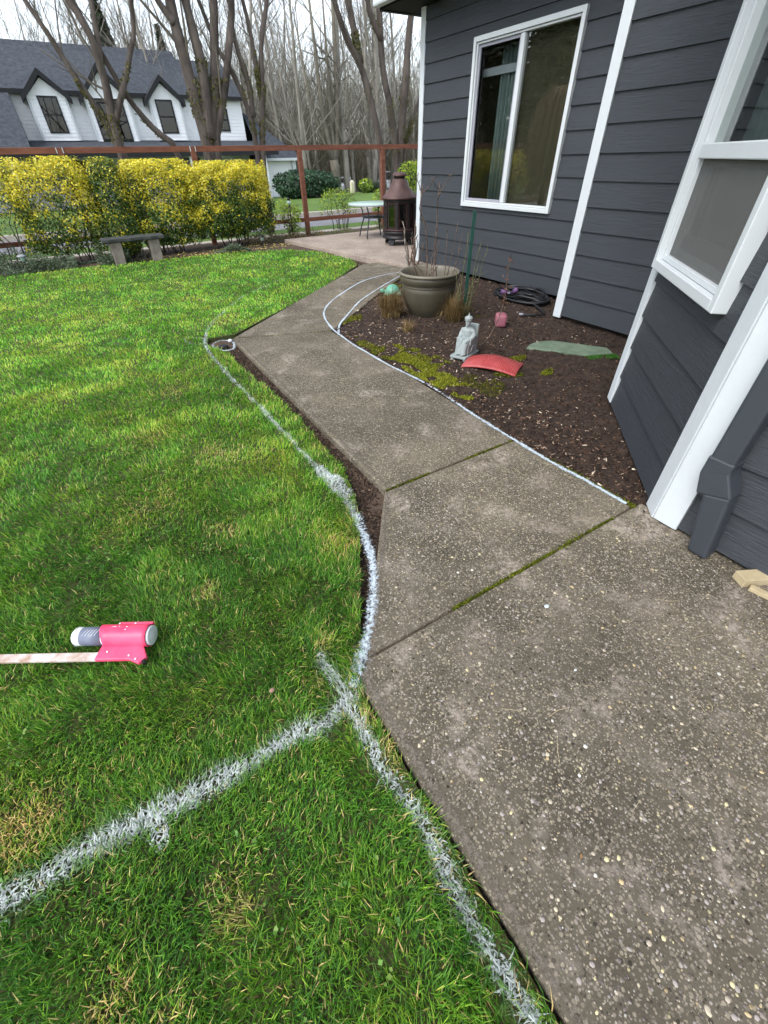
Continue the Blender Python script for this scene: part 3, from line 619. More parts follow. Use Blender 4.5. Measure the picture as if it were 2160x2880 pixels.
# soffit, gutter and roof
rf = MB(); rf.add([(4.40, 3.0, 2.98), (11, 3.0, 5.6), (11, 7.15, 5.6), (4.40, 7.15, 2.98), (4.40, 3.0, 2.93), (11, 3.0, 5.5), (11, 7.15, 5.5), (4.40, 7.15, 2.93)], [(0,1,2,3),(7,6,5,4),(0,4,5,1),(1,5,6,2),(2,6,7,3),(3,7,4,0)])
rf.add([(1.55, -2.6, 2.98), (11, -2.6, 6.2), (11, 3.0, 6.2), (1.55, 1.2, 2.98), (2.6, 2.2, 3.02), (4.0, 3.0, 3.3)], [(0, 1, 2, 5, 4, 3)])
roof = rf.build('roof', M['fhroof'], house)
MB().box(4.44, XA+.1, 3.0, 7.15, 2.87, 2.92).build('soffit', M['dark'], house)
MB().prism([(1.6, -2.6), (1.6, .85), (2.75, 2.0), (4.4, 2.0), (4.4, 3.0), (5, 3.0), (5, -2.6)], 2.87, 2.92).build('soffit', M['dark'], house)
g = MB().box(4.33, 4.435, 3.0, 7.16, 2.885, 3.0); g.build('gutter', M['white'], house, bevel=.02)
MB().box(4.44, 10, 7.10, 7.16, 2.86, 3.0).build('fascia', M['fhblack'], house)
# sliding window of the long wall
def ring(mb, y0, y1, z0, z1, wd, x0, x1):
    mb.box(x0, x1, y0, y0+wd, z0, z1); mb.box(x0, x1, y1-wd, y1, z0, z1); mb.box(x0, x1, y0+wd, y1-wd, z0, z0+wd); mb.box(x0, x1, y0+wd, y1-wd, z1-wd, z1); return mb
def sub(name, mb, m, par, **k): return mb.build(name, m, par, **k)
win = sub('window', ring(MB(), *WA[:2], *WA[2:], .044, XA-.055, XA+.02), M['vinyl'], house, bevel=.004)
sub('window_frame', ring(MB(), WA[0]+.046, WA[1]-.046, WA[2]+.046, WA[3]-.046, .018, XA-.035, XA+.03), M['vinyl'], win, bevel=.003)
sub('mullion', MB().box(XA-.03, XA+.03, 4.845, 4.905, WA[2]+.066, WA[3]-.066), M['vinyl'], win, bevel=.005)
sub('screen_frame', ring(MB(), 4.908, WA[1]-.066, WA[2]+.066, WA[3]-.066, .026, XA-.012, XA+.006), M['greyvinyl'], win, bevel=.002)
sub('pane', MB().box(XA+.002, XA+.006, WA[0]+.066, 4.843, WA[2]+.066, WA[3]-.066), M['glassR'], win)
sub('pane', MB().box(XA+.022, XA+.026, 4.907, WA[1]-.068, WA[2]+.067, WA[3]-.067), M['glass'], win)
sub('roller_blind', MB().box(XA+.07, XA+.074, WA[0]+.03, 4.88, WA[2]+.02, WA[3]-.02), mat('taupe_blind', lin(108, 103, 92), .9, .06, 2, 200, .1), win)
def curtain(par, p, q, z0, z1, nf, amp, mt=None):
    p, q = np.array(p), np.array(q); d = q-p; L = np.linalg.norm(d); d = d/L; nn = np.array((-d[1], d[0])); V = []; n = nf*8
    for i in range(n+1):
        a = amp*math.sin(i/8*6.283)+amp*.4*math.sin(i/8*2.1+1)
        for z in (z0, z1): c = p+d*L*i/n+nn*a; V.append((c[0], c[1], z))
    o = mesh_np('curtain', V, [(2*i, 2*i+2, 2*i+3, 2*i+1) for i in range(n)], mt or M['curtain'], par, None, True)
    s = o.modifiers.new('thick', 'SOLIDIFY'); s.thickness = .003; return o
curtain(win, (XA+.16, 4.90), (XA+.16, 5.36), .5, 2.36, 8, .022)
curtain(win, (XA+.18, 4.02), (XA+.18, 4.16), .5, 2.36, 3, .02)
sub('curtain_rod', MB().tube([(XA+.17, 3.95, 2.36), (XA+.17, 5.75, 2.36)], .012, 10), M['greyvinyl'], win, smooth=True)
sub('valance', MB().box(XA+.12, XA+.15, 4.90, 5.62, 2.13, 2.20), M['greyvinyl'], win)
# hung window of the angled bay wall
def cring(mb, s0, s1, z0, z1, wd, n0, n1):
    cbox(s0, s0+wd, n0, n1, z0, z1, mb); cbox(s1-wd, s1, n0, n1, z0, z1, mb); cbox(s0+wd, s1-wd, n0, n1, z0, z0+wd, mb); cbox(s0+wd, s1-wd, n0, n1, z1-wd, z1, mb); return mb
wc = sub('window', cring(MB(), *WC[:2], *WC[2:], .045, -.02, .075), M['vinyl'], house, bevel=.004)
sub('window_frame', cring(MB(), WC[0]+.047, WC[1]-.047, WC[2]+.047, WC[3]-.047, .026, -.03, .045), M['vinyl'], wc, bevel=.003)
sub('meeting_rail', cbox(WC[0]+.075, WC[1]-.075, -.02, .058, 1.368, 1.425), M['vinyl'], wc, bevel=.005)
sub('sash', cring(MB(), WC[0]+.076, WC[1]-.076, WC[2]+.076, 1.366, .03, -.03, -.004), M['vinyl'], wc, bevel=.003)
sub('bottom_rail', cbox(WC[0]+.108, WC[1]-.108, -.03, -.006, WC[2]+.108, WC[2]+.175), M['greyvinyl'], wc, bevel=.003)
sub('insect_screen', cbox(WC[0]+.074, WC[1]-.074, .022, .024, WC[2]+.074, 1.367), M['screen'], wc)
sub('pane', cbox(WC[0]+.10, WC[1]-.10, -.022, -.018, WC[2]+.18, 1.36), M['glass'], wc)
sub('pane', cbox(WC[0]+.075, WC[1]-.075, .004, .008, 1.427, WC[3]-.075), M['glass'], wc)
cpt = lambda s, n: (XD+S2*s-S2*n, YD+S2*s+S2*n)
curtain(wc, cpt(.30, -.10), cpt(1.20, -.10), .5, 1.38, 9, .010, mat('sheer_curtain', lin(176, 176, 170), .9, .06, 3, 100, .1))
curtain(wc, cpt(.80, -.16), cpt(1.26, -.16), .5, 2.2, 7, .022)
sub('side_board', cbox(.0, .78, -.34, -.32, .3, 2.3), M['room'], wc)
# downspout
dn_ = thing('downspout', 'charcoal metal downspout with an angled outlet at the white corner board', 'downspout', (1.92, .4, 0))
def rectpipe(pts, wy, wx): 
    mb = MB()
    for a, b in zip(pts[:-1], pts[1:]): mb.beam(a, b, wx, wy, up=(0, 1, 0))
    return mb
MB().box(1.862, 1.948, .432, .522, .40, 2.9).build('pipe', M['dsp'], dn_, bevel=.012)
MB().add([(1.858,.428,.46),(1.952,.428,.46),(1.952,.526,.46),(1.858,.526,.46),(1.858,.428,.415),(1.952,.428,.415),(1.952,.526,.375),(1.858,.526,.375),(1.852,.375,.325),(1.946,.375,.325),(1.95,.50,.285),(1.856,.50,.285)],
  [(0,1,2,3),(0,4,5,1),(1,5,6,2),(2,6,7,3),(3,7,4,0),(4,8,9,5),(5,9,10,6),(6,10,11,7),(7,11,8,4),(8,11,10,9)]).build('elbow', M['dsp'], dn_, bevel=.008)
MB().add([(1.855,.380,.33),(1.943,.380,.33),(1.947,.478,.30),(1.858,.478,.30),(1.862,.335,.006),(1.945,.335,.006),(1.95,.42,.006),(1.866,.42,.006)],
  [(0,1,2,3),(4,7,6,5),(0,4,5,1),(1,5,6,2),(2,6,7,3),(3,7,4,0)]).build('outlet', M['dsp'], dn_, bevel=.014)
for p in ((1.856, .475, .43), (1.853, .42, .335)): MB().ball(p, (.002, .004, .004), 8, 6).build('screw', M['dsp'], dn_, True)
# lumber offcuts by the bay
tag(MB().beam((1.86, .20, .02), (1.985, .135, .02), .06, .04).build('wood_block', M['wood'], bevel=.003, loc=(1.9, .17, 0)), 'short raw wood block beside the siding at the right edge', 'wood block')
tag(MB().beam((1.86, .155, .012), (1.90, -.05, .012), .028, .02).build('wood_strip', M['wood'], bevel=.003, loc=(1.88, .1, 0)), 'thin raw wood strip lying on the concrete at the right edge', 'wood strip')
# ------------------------------------------------------------------ fence
fence = thing('fence', 'open two rail cedar fence running across behind the hedge and patio', 'fence', (4, 11.45, 0))
FY = 11.45
for i, px in enumerate((-5.8, -4.0, -2.05, .31, 2.62, 4.92, 7.11, 9.3)):
    MB().box(px-.05, px+.05, FY-.045, FY+.045, -.1, 1.64).build('post', M['cedar'], fence, bevel=.005)
xs_ = (-5.8, -4.0, -2.05, .31, 2.62, 4.92, 7.11, 9.3)
for a, b in zip(xs_[:-1], xs_[1:]):
    MB().box(a+.052, b-.052, FY-.03, FY+.01, 1.555, 1.645).build('rail', M['cedar'], fence, bevel=.004)
    MB().box(a+.052, b-.052, FY-.03, FY+.01, .245, .325).build('rail', M['cedar'], fence, bevel=.004)
    for q in (a+.05, b-.05):
        if q < 3: MB().box(q-.006, q+.006, FY-.05, FY-.031, 1.56, 1.64).build('bracket', M['white'], fence)
# ------------------------------------------------------------------ foliage clouds
def leaves(P, N, size, asp, cols, name, m, parent):
    """diamond leaves folded along the midrib at points P facing N"""
    n = len(P); N = N/(np.linalg.norm(N, axis=1)[:, None]+1e-9); t = RNG.normal(0, 1, (n, 3)); t -= N*(t*N).sum(1)[:, None]; t /= np.linalg.norm(t, axis=1)[:, None]+1e-9
    b = np.cross(N, t); L = (size*RNG.uniform(.65, 1.25, n))[:, None]; Wd = L*asp
    V = np.stack([P-t*L*.5, P+b*Wd*.5+N*L*.10, P+t*L*.5, P-b*Wd*.5+N*L*.10], 1).reshape(-1, 3)
    f = np.array([(0, 1, 2), (0, 2, 3)]); F = (f[None]+(np.arange(n)*4)[:, None, None]).reshape(-1, 3)
    return tag(mesh_np(name, V, F, m, parent, np.repeat(cols, 4, 0)), kind='stuff' if n > 3000 and parent is None else None)
YEL = np.array([lin(236, 216, 44), lin(222, 202, 36), lin(208, 202, 56), lin(240, 228, 104), lin(176, 182, 52)]); GRN = np.array([lin(50, 86, 28), lin(34, 62, 24), lin(78, 108, 36), lin(112, 128, 44)])
def shrub(name, label, cat, x0, x1, y0, y1, z0, z1, n, yel, group=None, holes=0.0, base=.25, size=.044, pal=YEL, pal2=GRN, stems=9, seed=0, soft=.5, e=4.4):
    cx, cy = (x0+x1)/2, (y0+y1)/2; th = thing(name, label, cat, (cx, cy, 0), group)
    rx, ry, rz = (x1-x0)/2, (y1-y0)/2, (z1-z0)/2; zc = (z0+z1)/2
    m_ = n*3; u = RNG.uniform(-1, 1, (m_, 3)); rr = (np.abs(u[:, 0])**e+np.abs(u[:, 1])**e+np.abs(u[:, 2])**e)**(1/e)
    lump = .83+.30*vnoise(u[:, 0]*rx*3+seed, u[:, 2]*rz*3+u[:, 1]*2, 2.2, seed)
    k = (rr < lump) & (rr > lump-soft*RNG.random(m_)**.6) ; u = u[k][:n]; rr = rr[k][:n]
    P = np.c_[cx+u[:, 0]*rx, cy+u[:, 1]*ry, zc+u[:, 2]*rz]
    hz = vnoise(P[:, 0]+seed, P[:, 2], 4.0, seed+3); low = np.clip((zc-P[:, 2])/rz, 0, 1)
    k = RNG.random(len(P)) > holes*(hz < .55)+base*low*1.6*(hz < .7); P = P[k]; u = u[k]; n = len(P)
    N = u*np.array([.5, 1, 1])+RNG.normal(0, .6, (n, 3))+np.array([0, -.25, .45])
    cl = vnoise(P[:, 0]*1.0+seed, P[:, 2]*1.3+P[:, 1], 5, seed+5); py_ = np.clip(yel*(-.02+1.75*(cl-.12)+.78*(P[:, 2]-zc)/rz), .04*yel, 1)
    outer = np.abs(u).max(1) > .6; isy = (RNG.random(n) < py_) & (outer | (RNG.random(n) < .3))
    C = np.where(isy[:, None], pal[RNG.integers(0, len(pal), n)], pal2[RNG.integers(0, len(pal2), n)])*RNG.uniform(.75, 1.12, (n, 1))
    leaves(P, N, size, .5, C, 'foliage', M['leaf'], th)
    st = MB()
    for i in range(stems):
        a = (cx+random.uniform(-.35, .35)*rx, cy+random.uniform(-.3, .3)*ry, -.08); p = [a]
        for q in range(4): p.append((a[0]+(q+1)/4*random.uniform(-.7, .7)*rx, a[1]+(q+1)/4*random.uniform(-.5, .5)*ry, (q+1)/4*z1*.85))
        st.tube(p, [.012, .010, .008, .006, .003], 5)
    st.build('stem', M['bark'], th, True); return th
HG = 'golden hedge along the fence'
shrub('hedge_shrub', 'golden hedge shrub at the left edge with thin see-through foliage low down', 'hedge', -1.75, -.45, 10.5, 11.3, .10, 1.50, 10000, .75, HG, .50, .50, seed=1)
shrub('hedge_shrub', 'golden hedge shrub left of the green patch, sparse in its lower left', 'hedge', -.75, .62, 10.5, 11.3, .12, 1.52, 19000, .88, HG, .16, .30, seed=2)
shrub('green_shrub', 'narrow dark green patch of foliage breaking the golden hedge', 'shrub', .56, 1.08, 10.45, 11.15, .02, 1.50, 12000, .24, None, .05, .05, seed=3, stems=5, size=.042)
shrub('hedge_shrub', 'golden hedge shrub right of the green patch, above the bench', 'hedge', .92, 2.35, 10.5, 11.3, .10, 1.46, 26000, .95, HG, .03, .22, seed=4)
shrub('hedge_shrub', 'dense golden hedge shrub forming the right end of the hedge', 'hedge', 2.1, 3.86, 10.45, 11.3, .18, 1.42, 34000, 1.0, HG, .02, .12, seed=5, stems=14)
LIME = np.array([lin(150, 176, 48), lin(178, 196, 64), lin(120, 156, 46)])
for x0, x1, z1, lab in ((5.4, 6.5, .86, 'loose lime green shrub behind the round patio table'), (6.95, 7.5, .8, 'small lime green shrub left of the second fence post'), (4.15, 4.75, .72, 'small lime shrub at the foot of the cedar post beside the hedge')):
    shrub('lime_shrub', lab, 'shrub', x0, x1, 11.0 if x0 < 5 else 11.55, 11.9, .05, z1, 1700, 1.3, 'lime shrubs along the fence', .5, .4, .05, LIME, GRN[2:], 8, int(x0*3), soft=.9, e=2.4)
shrub('lime_shrub', 'tall yellow green shrub between the chiminea and the house corner', 'shrub', 7.75, 8.75, 11.5, 12.1, .2, 1.35, 2600, 1.3, 'lime shrubs along the fence', .3, .3, .07, LIME, GRN[2:], 8, 9, soft=.9, e=2.2)
shrub('rhododendron', 'broad dark green rhododendron in front of the white garage across the street', 'bush', 11.2, 15.2, 28.8, 31.8, tz(30), .95, 9000, .0, None, .1, 0, .17, GRN, np.array([lin(30, 60, 34), lin(46, 80, 46), lin(24, 46, 28), lin(70, 100, 70)]), 8, 12, soft=.4, e=2.3)
shrub('clipped_hedge', 'low clipped dark hedge beside the cream posts across the street', 'hedge', 18.7, 20.6, 32.6, 33.8, tz(33), .03, 4000, .0, None, 0, 0, .10, GRN, np.array([lin(40, 58, 30), lin(54, 70, 38)]), 4, 14, soft=.3)
shrub('lime_shrub', 'small light green shrub between the two cream posts', 'shrub', 17.9, 19.0, 31.5, 32.3, tz(32), .35, 900, .9, None, .3, .2, .12, LIME, GRN[2:], 5, 15, soft=.9, e=2.2)
# ------------------------------------------------------------------ hedge bed with ground cover, bench, lights
hb = tag(MB().prism([(-9, 10.05), (1.2, 9.98), (2.4, 9.95), (3.1, 9.75), (3.6, 9.5), (4.1, 8.95), (4.3, 8.2), (4.05, 10.6), (9.5, 10.6), (9.5, 11.6), (-9, 11.6)], -.2, -.028).build('hedge_bed', M['soil']), kind='structure')
def cover(n, x0, x1, y0, y1, zmax, pal, size, name, seed):
    x = RNG.uniform(x0, x1, n); y = RNG.uniform(y0, y1, n); hh = zmax*np.clip(vnoise(x, y, 3.0, seed)*1.5-.25, .05, 1); z = -.02+RNG.random(n)*hh
    k = vnoise(x, y, 2.1, seed+1) > .28; P = np.c_[x, y, z][k]; n = len(P); N = RNG.normal(0, .7, (n, 3))+np.array([0, -.3, .8])
    return tag(leaves(P, N, size, .3, pal[RNG.integers(0, len(pal), n)]*RNG.uniform(.7, 1.2, (n, 1)), name, M['leaf'], hb), kind='stuff')
GREY = np.array([lin(104, 122, 96), lin(128, 142, 118), lin(74, 94, 64), lin(96, 104, 74)])
cover(14000, -2.8, .75, 10.10, 10.75, .42, GREY, .055, 'ground_cover', 51)
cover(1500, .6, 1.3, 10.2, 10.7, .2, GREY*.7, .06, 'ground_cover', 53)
cover(2600, 3.2, 5.1, 10.6, 11.4, .18, np.array([lin(96, 90, 56), lin(120, 92, 64), lin(88, 104, 62), lin(140, 120, 84)]), .05, 'ground_cover', 57)
cover(3200, 5.0, 8.4, 10.7, 11.5, .16, np.array([lin(96, 104, 66), lin(84, 96, 60), lin(122, 112, 80)]), .05, 'ground_cover', 59)
cover(900, 2.3, 3.0, 10.05, 10.4, .15, GREY, .07, 'ground_cover', 61)
n = 260; P = np.c_[RNG.uniform(1.3, 3.9, n), 9.98+RNG.random(n)**1.5*.6+.1*RNG.random(n), np.full(n, -.012)]
tag(leaves(P, RNG.normal(0, .2, (n, 3))+np.array([0, 0, 1]), .05, .5, np.array([lin(236, 214, 120), lin(214, 196, 96)])[RNG.integers(0, 2, n)], 'fallen_leaves', M['leaf'], hb), kind='stuff')
bench = thing('bench', 'weathered stone slab garden bench under the golden hedge', 'bench', (.85, 10.15, 0))
def slab_irreg(x0, x1, y0, y1, z0, z1, n=9):
    top = [(x0+(x1-x0)*i/n, y0+random.uniform(-.02, .02)) for i in range(n+1)]+[(x1-(x1-x0)*i/n, y1+random.uniform(-.02, .02)) for i in range(n+1)]
    return MB().prism(top, z0, z1)
slab_irreg(.36, 1.40, 9.93, 10.30, .335, .39).build('seat', M['benchtop'], bench, bevel=.012)
for x0 in (.46, 1.10):
    MB().add([(x0-.01, 9.98, -.03), (x0+.17, 9.97, -.03), (x0+.16, 10.26, -.03), (x0, 10.27, -.03), (x0+.015, 9.97, .335), (x0+.20, 9.97, .335), (x0+.19, 10.25, .335), (x0+.01, 10.25, .335)],
        [(0,3,2,1),(4,5,6,7),(0,1,5,4),(1,2,6,5),(2,3,7,6),(3,0,4,7)]).build('leg', M['benchstone'], bench, bevel=.015)
for x, y, h, lab in ((-.9, 10.3, .25, 'small path light among the grey ground cover left of the bench'), (3.32, 10.2, .21, 'small black path light at the right end of the hedge')):
    pl_ = thing('path_light', lab, 'path light', (x, y, 0), 'solar path lights')
    MB().tube([(x, y, -.04), (x, y, h-.06)], .009, 8).build('stake', M['blacksteel'], pl_, True)
    MB().lathe([(.03, h-.10), (.036, h-.05), (.036, h-.03)], (x, y, 0), 14).build('lens', M['glasstop'], pl_, True)
    MB().lathe([(.072, h-.03), (.068, h-.015), (.03, h), (.0, h+.004)], (x, y, 0), 18).build('cap', M['greyvinyl'] if x < 0 else M['blacksteel'], pl_, True)
gl = thing('globe_light', 'glass globe garden light on a black stake left of the cedar post', 'garden light', (4.4, 11.15, 0))
MB().tube([(4.4, 11.15, -.05), (4.4, 11.15, .62)], .012, 8).build('stake', M['blacksteel'], gl, True)
MB().ball((4.4, 11.15, .66), .05, 14, 10).build('globe', M['glasstop'], gl, True); MB().lathe([(.045, .70), (.02, .74), (0, .75)], (4.4, 11.15, 0), 12).build('cap', M['blacksteel'], gl, True)
# ------------------------------------------------------------------ chiminea, table, barbecue
cx, cy, pz = 5.62, 8.45, .04
ch = thing('chiminea', 'rusty steel outdoor fireplace with flared hood and glass doors on the patio', 'fireplace', (cx, cy, pz))
fa = math.atan2(-cy, -cx)+.25                       # the doors face roughly towards the lawn
R8 = fa
L_ = lambda prof, n=32, c=True: MB().lathe(prof, (cx, cy, pz), n, c, rot=R8)
L_([(.335, .745), (.345, .76), (.335, .775), (.27, .83), (.21, .90), (.165, .97), (.135, 1.03), (.125, 1.05)], 40).build('hood', M['rust'], ch, True)
L_([(.105, 1.04), (.105, 1.10)], 24).build('flue', M['blacksteel'], ch, True)
L_([(.135, 1.085), (.14, 1.10), (.12, 1.125), (.07, 1.145), (.0, 1.15)], 28).build('flue_cap', M['rust'], ch, True)
L_([(.30, .70), (.30, .75)], 32).build('top_band', M['blacksteel'], ch, True)
L_([(.30, .235), (.33, .24), (.335, .26), (.30, .275)], 36).build('hearth_lip', M['bronze'], ch, True)
L_([(.285, .10), (.335, .115), (.335, .135), (.315, .15), (.315, .19), (.335, .20), (.335, .232), (.28, .24)], 36).build('base', M['blacksteel'], ch, True)
for k in range(8):                                  # eight sided fire box: posts with glass between
    a0 = R8+2*math.pi*(k-.5)/8; a1 = a0+2*math.pi/8; r = .295
    p0 = np.array((cx+r*math.cos(a0), cy+r*math.sin(a0))); p1 = np.array((cx+r*math.cos(a1), cy+r*math.sin(a1)))
    MB().beam((*p0, pz+.26), (*p0, pz+.72), .034, .034, up=(math.cos(a0), math.sin(a0), 0)).build('corner_post', M['blacksteel'], ch)
    d = (p1-p0)/np.linalg.norm(p1-p0); q0, q1 = p0+d*.022, p1-d*.022; fr = MB()
    for z0, z1 in ((.27, .305), (.675, .71)): fr.beam((*q0, pz+(z0+z1)/2), (*q1, pz+(z0+z1)/2), .022, z1-z0)
    for q in (q0, q1): fr.beam((*(q+(d*.012 if q is q0 else -d*.012)), pz+.305), (*(q+(d*.012 if q is q0 else -d*.012)), pz+.675), .022, .022, up=(d[0], d[1], 0))
    fo = fr.build('door_frame', M['bronze'], ch)
    c_ = (q0+q1)/2; nn = np.array((-d[1], d[0])); MB().obox((*c_, pz+.49), (*(d*.10), 0), (*(nn*.002), 0), (0, 0, .185)).build('pane', M['fireglass'], fo)
for k in range(4):
    a = R8+math.pi/4+math.pi/2*k; c, s = math.cos(a), math.sin(a); q = np.array((-s, c)); p = np.array((cx+.285*c, cy+.285*s))
    MB().add([(*(p-q*.075), pz+.115), (*(p+q*.075), pz+.115), (*(p+q*.045+np.array((c, s))*.03), pz+.001), (*(p-q*.045+np.array((c, s))*.03), pz+.001),
              (*(p-q*.075-np.array((c, s))*.035), pz+.115), (*(p+q*.075-np.array((c, s))*.035), pz+.115), (*(p+q*.045), pz+.001), (*(p-q*.045), pz+.001)],
             [(0,1,2,3),(7,6,5,4),(0,4,5,1),(1,5,6,2),(2,6,7,3),(3,7,4,0)]).build('foot', M['blacksteel'], ch, bevel=.006)
for k in range(3):
    a = 1.1*k; MB().tube([(cx-.16*math.cos(a), cy-.16*math.sin(a), pz+.27+.04*k), (cx+.16*math.cos(a), cy+.16*math.sin(a), pz+.30+.05*k)], .035, 8).build('log', M['wood'], ch, True)
tx, ty = 5.72, 9.62
tb = thing('patio_table', 'round frosted glass patio table with thin metal legs and a lower ring', 'table', (tx, ty, pz))
MB().lathe([(.0, .60), (.53, .60), (.545, .612), (.53, .625), (.0, .625)], (tx, ty, pz), 48).build('table_top', M['glasstop'], tb, True)
MB().tube([(tx+.535*math.cos(a), ty+.535*math.sin(a), pz+.598) for a in np.linspace(0, 6.2832, 41)], .014, 8).build('rim', M['greyvinyl'], tb, True)
MB().lathe([(.0, .36), (.24, .36), (.25, .375), (.24, .39), (.0, .39)], (tx, ty, pz), 36).build('shelf', M['dsp'], tb, True)
for k in range(4):
    a = .6+k*math.pi/2; c, s = math.cos(a), math.sin(a)
    MB().tube([(tx+.36*c, ty+.36*s, pz), (tx+.33*c, ty+.33*s, pz+.12), (tx+.24*c, ty+.24*s, pz+.34), (tx+.27*c, ty+.27*s, pz+.5), (tx+.34*c, ty+.34*s, pz+.60)], .014, 8).build('leg', M['dsp'], tb, True)
bx, by = 6.35, 8.35
bq = thing('barbecue', 'black covered barbecue half hidden between the chiminea and the house corner', 'barbecue', (bx, by, pz))
MB().box(bx-.28, bx+.3, by-.25, by+.25, pz+.10, pz+.62).build('cabinet', M['bronze'], bq, bevel=.02)
MB().add([(bx-.33, by-.28, pz+.63), (bx+.35, by-.28, pz+.63), (bx+.35, by+.28, pz+.63), (bx-.33, by+.28, pz+.63), (bx-.26, by-.16, pz+.85), (bx+.28, by-.16, pz+.85), (bx+.28, by+.2, pz+.85), (bx-.26, by+.2, pz+.85)],
    [(0,3,2,1),(4,5,6,7),(0,1,5,4),(1,2,6,5),(2,3,7,6),(3,0,4,7)]).build('lid', M['blacksteel'], bq, bevel=.03)
for ddx in (-.22, .24):
    MB().tube([(bx+ddx-.02, by-.18, pz+.06), (bx+ddx+.02, by-.18, pz+.06)], .058, 14).build('wheel', M['tyre'], bq, True)
    MB().box(bx+ddx-.015, bx+ddx+.015, by+.16, by+.19, pz, pz+.12).build('leg', M['blacksteel'], bq)
# ------------------------------------------------------------------ bed ornaments
px_, py_ = 3.20, 4.20; zb_ = 0.0
pot = thing('plant_pot', 'large olive grey glazed pot holding bare brown branches', 'pot', (px_, py_, -.01))
MB().lathe([(.0, -.02), (.185, -.02), (.20, .0), (.240, .05), (.270, .11), (.290, .18), (.300, .25), (.302, .29), (.297, .297), (.302, .305), (.304, .312), (.299, .318), (.303, .326), (.318, .345), (.328, .375), (.328, .40), (.322, .405)], (px_, py_, 0), 56, False).build('body', M['pot'], pot, True)
MB().lathe([(.322, .405), (.338, .412), (.342, .424), (.334, .436), (.316, .437), (.304, .425), (.294, .38), (.284, .30)], (px_, py_, 0), 56, False).build('rim', M['potrim'], pot, True)
MB().lathe([(.0, .315), (.29, .31)], (px_, py_, 0), 40, False).build('potting_soil', M['mulch'], pot, True)
bp = thing('potted_branches', 'bare branching brown stems standing in the glazed pot', 'plant', (px_, py_, .31))
lat = np.array((.79, -.61, 0)); dep = np.array((.61, .79, 0))
def vp(l, h, d=0.0, base=(px_, py_)): return np.array((base[0], base[1], 0))+lat*l+dep*d+np.array((0, 0, h))
def kinky(p, q, k, j):
    p, q = np.array(p), np.array(q); return [p+(q-p)*i/k+(np.array([random.uniform(-j, j) for _ in range(3)]) if 0 < i < k else 0) for i in range(k+1)]
mainst = [([(.04, .31), (.055, .60), (.05, .80), (.05, .98), (.06, 1.10), (.055, 1.20)], .010), ([(.055, 1.10), (.12, 1.19), (.19, 1.29)], .006), ([(-.03, .31), (-.03, .55), (-.06, .82), (-.13, 1.0), (-.11, 1.12), (-.10, 1.19)], .011),
          ([(-.10, 1.13), (-.03, 1.18), (.0, 1.23)], .006), ([(-.11, 1.10), (-.15, 1.20), (-.16, 1.26)], .006), ([(.05, 1.15), (-.01, 1.22)], .005), ([(.02, .31), (.02, .55), (.06, .80)], .008), ([(.17, .31), (.17, .55), (.17, .79)], .007),
          ([(.19, .33), (.24, .6), (.27, .88)], .006), ([(-.10, .31), (-.17, .48), (-.19, .72), (-.20, .80)], .010), ([(-.14, .31), (-.2, .45)], .007), ([(.10, .31), (.06, .5), (.09, .72)], .007), ([(.0, .31), (-.14, .47), (-.22, .56)], .008), ([(.24, .33), (.30, .56), (.33, .78)], .006), ([(-.06, .31), (.04, .42), (.12, .50)], .008), ([(.21, .35), (.30, .46), (.36, .52)], .005)]
for pl_, r in mainst:
    pts_ = [vp(l, h, random.uniform(-.07, .07)) for l, h in pl_]; q = [pts_[0]]
    for a, b in zip(pts_[:-1], pts_[1:]): q += kinky(a, b, 3, .007)[1:]
    o = MB().tube(q, [r*.74*(1-.55*i/len(q))*random.uniform(.85, 1.2) for i in range(len(q))], 6)
    for k in range(len(q)//2):
        b = q[random.randrange(2, len(q))]; o.tube([b, b+np.array((random.uniform(-.03, .03), random.uniform(-.03, .03), random.uniform(.01, .04)))], [.004, .0015], 4)
    o.build('branch', M['stem'], bp, True)
# corner bush of bare canes by the house corner
cb = thing('bare_climber', 'leafless climbing stems against the white corner board', 'plant', (4.55, 6.45, 0))
for k in range(9):
    a = np.array((4.52+random.uniform(-.08, .1), 6.42+random.uniform(-.1, .1), -.03)); tall = random.uniform(.3, .72)
    q = kinky(a, a+np.array((random.uniform(-.12, .18), random.uniform(-.1, .15), tall)), 7, .022)
    MB().tube(q, [.013*(1-.6*i/8) for i in range(8)], 6).build('stem', M['stem'] if k % 3 else M['barkpale'], cb, True)
sk = thing('garden_stake', 'dark green metal garden stake standing beside the pot', 'stake', (3.44, 3.84, 0))
MB().add([tuple(vp(l, h, d, (3.43, 3.83))) for h, o_ in ((-.1, 0), (.985, .012)) for l, d in ((-.017+o_, -.008), (.017+o_, -.008), (.017+o_, .008), (-.017+o_, .008))], [(0,3,2,1),(4,5,6,7),(0,1,5,4),(1,2,6,5),(2,3,7,6),(3,0,4,7)]).build('post', M['stake'], sk, bevel=.003)
rc = thing('rose_canes', 'thin green thorny rose canes tied round the green stake', 'plant', (3.38, 3.76, 0))
for (l0, l1, h) in ((-.02, .10, .74), (.0, .17, .66), (-.05, -.12, .45), (.03, .09, .55), (-.07, -.04, .82), (.05, .02, .40), (-.09, -.08, .36)):
    q = kinky(vp(l0, -.02, 0, (3.37, 3.75)), vp(l1, h, random.uniform(-.05, .08), (3.37, 3.75)), 6, .012); o = MB().tube(q, [.0058*(1-.5*i/7) for i in range(7)], 6)
    for b in q[2:]:
        o.tube([b, b+np.array((random.uniform(-.05, .05), random.uniform(-.05, .05), random.uniform(.02, .07)))], [.003, .001], 4)
    o.build('cane', M['cane'], rc, True)
TANS = np.array([lin(122, 98, 58), lin(150, 124, 82), lin(98, 76, 46), lin(168, 144, 104), lin(92, 82, 44)])
